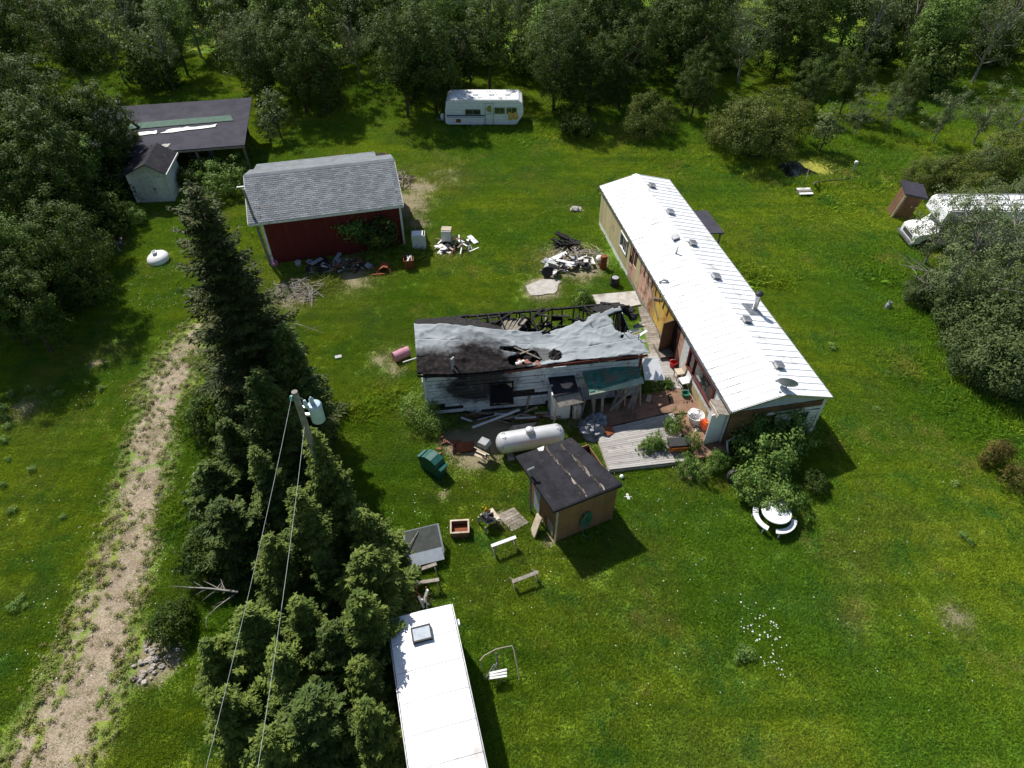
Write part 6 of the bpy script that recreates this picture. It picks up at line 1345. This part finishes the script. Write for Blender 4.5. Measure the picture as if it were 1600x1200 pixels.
# weeds of the left lawn, the road and the lower lawn
WD = [(20,618),(48,612),(12,655),(8,690),(52,735),(30,942),(42,948),(24,952),(36,935),(95,618),(82,610),(15,720),(5,760),(1162,1018),(1155,1030),(1170,1026),(1502,838),(1515,850),(1490,758),(100,810),(1385,585),(1370,640),(1240,575),(14,670),(22,800),(1300,545),(160,610),(6,640)]
for i, (u, v) in enumerate(WD):
    q = P(u, v); plant(weedp[i % 3], 'weed_plant', 'small pale leafed weed growing in the open grass', 'weed', q.x, q.y, random.uniform(.4, .8), group='small weeds in the lawn', sz=.6)
r = np.random.default_rng(77)
V, F, _ = leaf_crown(300, .22, .05, .03, 9, 9, .04, .07)
def roadweeds():
    X = []
    for (x, y, w_) in RA[::2]:
        for k in range(9):
            d = r.choice([-1, 1])*w_*(.55+.75*r.random()**.7); X.append((x+d+r.normal()*.15, y+r.normal()*.25))
        if r.random() < .9: X.append((x-w_*.42+r.normal()*.2, y+r.normal()*.2)); X.append((x-w_*.42+r.normal()*.2, y+r.normal()*.2))
        if r.random() < .5: X.append((x+r.uniform(-.4, .5)*w_, y))
    return np.array(X)
RWX = roadweeds(); n_ = len(RWX)
scatter('road_weeds', 'low leafy weeds growing through the gravel drive', 'weeds', RWX, r.random(n_)*6.28, .25+.55*r.random(n_), np.zeros(n_), (V, F), leafmat('road_weed_leaf', (.24, .30, .07), (.38, .40, .13), (.26, .23, .09)))

# spruces
def spruce(seed, h, R_, m_, dens=1.0, bare=.06, droop=.25):
    """trunk, drooping boughs with side twigs and hanging needle sprays"""
    r = np.random.default_rng(seed); mb = MB(); mb.tube([(0, 0, -.05), (.03, .02, h*.5), (0, 0, h)], [.035*h**.75, .02*h**.75, .012], 8)
    C = []; D = []; S = []
    z = h*bare
    while z < h*.985:
        t = z/h; L_ = R_*(1-t)**(.62 if h > 10 else .8)*(.72+.5*r.random()) + .10; nb = int(5+3*r.random()); a0 = r.random()*6.28
        for b in range(nb):
            a = a0+b*2*PI/nb+r.normal()*.25; l = L_*(.55+.65*r.random()); dr = droop*(1-t)+.05*r.normal(); rise = .55*t
            dirv = np.array([math.cos(a), math.sin(a)]); side = np.array([-dirv[1], dirv[0]])
            def pt(s): return np.array([dirv[0]*l*s, dirv[1]*l*s, z+l*(rise*s-dr*s+ .30*droop*s**2.5*1.6)])
            if l > .5 : mb.tube([pt(0), pt(.5), pt(.92)], [.012+.012*l, .009*l+.004, .004], 4, False)
            ns = int(max(5, l*30*dens))
            for s in np.linspace(.14, 1, ns):
                p0 = pt(s); wtw = l*.36*(1-s)**.7*(.5+.8*r.random())+.06
                for sg in (-1, 1):
                    k = max(1, int(wtw/.075))
                    for q in range(k):
                        f = (q+.5)/k; c = p0+np.array([*(side*sg*wtw*f + dirv*wtw*f*.55), -.10*wtw*f+r.normal()*.02])
                        C.append(c+r.normal(size=3)*.035); D.append(np.array([*(side*sg*(.3+.9*r.random())+dirv*(.3+.8*r.random())), -.35+.5*r.random()])); S.append(.065+.06*r.random())
        z += max(.10, .20*(1-t*.4))*(1.0 if h > 6 else .72)/max(.7, dens)
    C = np.array(C); D = np.array(D); D /= np.linalg.norm(D, axis=1)[:, None]; S = np.array(S)[:, None]; n = len(C)
    up = np.array([0, 0, 1.])+r.normal(size=(n, 3))*.45; W = np.cross(D, up); W /= np.linalg.norm(W, axis=1)[:, None]; W *= S*(.26+.22*r.random((n, 1)))
    V = np.stack([C-D*S, C+W, C+D*S, C-W], 1).reshape(-1, 3)
    p = Proto(); p.h = h; p.crown = npmesh('crown', V, np.arange(4*n).reshape(n, 4), m_); p.trunk = mb.mesh('trunk', M['bark'], True); p.n = n; return p
tall = spruce(1, 13, 2.55, M['needle_d'], .62, .05, .38)
q = P(297, 285, 13); plant(tall, 'spruce_tree', 'tallest spruce, dark with a long bare looking trunk in the middle left', 'spruce', q.x, q.y, 1)
med = [spruce(2, 7, 1.75, M['needle'], 1.0), spruce(3, 7, 1.6, M['needle_b'], 1.0)]
sml = [spruce(4, 4, 1.45, M['needle_b'], 1.15), spruce(5, 4, 1.5, M['needle'], 1.15)]
SPR = [(388,575,7.5,med[0],'dark spruce tucked below the tallest one'),(425,505,7.5,med[0],'dark spruce right behind the tallest one'),(492,676,7.0,med[1],'light green spruce just below the transformer'),(352,650,4.8,med[0],'broad dark spruce on the left flank of the row'),(318,720,4.2,sml[1],'low spruce sprawling onto the grass at left'),
       (395,700,5.5,med[0],'spruce left of the two wires halfway down'),(455,770,6.0,med[1],'light spruce under the right wire'),(572,796,4.2,sml[0],'round topped young spruce nearest the dark lidded box'),
       (340,790,4.0,sml[1],'shaded low spruce above the dead branch'),(410,835,5.0,med[1],'yellow green spruce between the wires'),(500,868,4.0,med[0],'dark spruce in the middle of the lower row'),(572,868,4.7,sml[0],'pointed young spruce left of the sawhorses'),
       (562,925,5.0,sml[0],'light spruce next to the camper corner'),(455,930,4.6,med[1],'spruce with long pale shoots near the hoop'),(385,960,4.2,sml[0],'light green spruce low on the left wire'),(515,990,4.0,sml[1],'spruce at the lower edge left of the camper'),
       (430,1020,4.0,sml[0],'bright spruce on the lower edge between the wires'),(320,1005,3.2,sml[0],'low bright spruce at the lower left of the row'),(560,1035,3.6,sml[0],'spruce hard against the camper side'),(345,1085,3.6,sml[0],'spruce below the picture edge at left'),(470,1090,3.8,sml[1],'spruce below the picture edge in the middle'),(570,1110,3.6,sml[0],'spruce below the picture edge by the camper'),(592,985,3.0,sml[1],'small dark spruce touching the camper roof edge'),(405,1150,3.8,sml[0],'last spruce of the row toward the viewer')]
for i, (u, v, h, p, lb) in enumerate(SPR):
    q = P(u, v, h); t = plant(p, 'spruce_tree', lb, 'spruce', q.x, q.y, h/p.h, group='spruces of the row')
    t.scale.x *= random.uniform(.75, 1.12); t.scale.y *= random.uniform(.75, 1.12); t.rotation_euler.x = random.uniform(-.05, .05); t.rotation_euler.y = random.uniform(-.05, .05)
# shrubs filling the foot of the spruce row
for i, (u, v, h, lb) in enumerate([(395,640,2.8,'dark leafy shrub under the tallest spruce'),(340,655,2.4,'shrub at the left foot of the tallest spruce'),(430,655,2.6,'shrub left of the utility pole'),(380,745,2.4,'leafy shrub in the middle of the row'),(330,860,1.8,'low shrub near the bleached dead branch'),(440,600,2.6,'dark shrub right above the pole top')]):
    p = bushd[i % 2]; x, y = at_crown(u, v, h*.5); plant(p, 'bush', lb, 'bush', x, y, h/p.h*1.05)
# bare branches
def bare(name, label, cat, a, b, n, seed, r0=.04, spread=.5):
    r = random.Random(seed); mb = MB(); a = Vector(a); b = Vector(b); d = b-a
    mb.tube([a, a.lerp(b, .5)+Vector((0, 0, .08)), b], [r0, r0*.7, r0*.25], 6)
    for k in range(n):
        s = a+d*r.uniform(.2, .95); e = s+Vector((r.uniform(-1, 1), r.uniform(-1, 1), r.uniform(-.2, .6)))*spread*d.length*.45+d*.15
        mb.tube([s, s.lerp(e, .5)+Vector((0, 0, .04)), e], [r0*.45, r0*.3, r0*.1], 4)
    tag(mb.build(name, M['deadwood']), label, cat)
bare('dead_branch', 'bleached dead branch sticking out left from the spruce row', 'dead branch', P(372, 925, 1.3), P(280, 917, 1.5), 8, 1, .05)
bare('dead_branch', 'thin dead branch lying below the bleached one', 'dead branch', P(365, 930, .5), P(318, 968, .4), 6, 2, .03)
bare('dead_branch', 'bare twigs in the grass right of the tall spruce', 'dead branch', P(440, 500, .2), P(505, 520, .3), 8, 3, .02)
for i, (a, b, lb) in enumerate([((1528,395,2.5),(1600,350,4.2),'long bare limb crossing in front of the motorhome side'),((1500,440,1.2),(1412,415,2.2),'bare limb reaching left over the lawn below the motorhome'),((1555,350,3.5),(1505,345,4.4),'bleached forked twigs over the motorhome roof'),((1520,470,1),(1440,440,1.8),'bare lower limb near the juniper bushes'),((1590,380,3.),(1575,300,4.8),'bare upright limb at the right edge over the motorhome'),((1480,470,.2),(1488,400,3.2),'bare forked stem in front of the motorhome wheel')]):
    bare('bare_limb', lb, 'dead branch', P(*a), P(*b), 16, 20+i, .05, .7)
q = P(672, 163, 0)
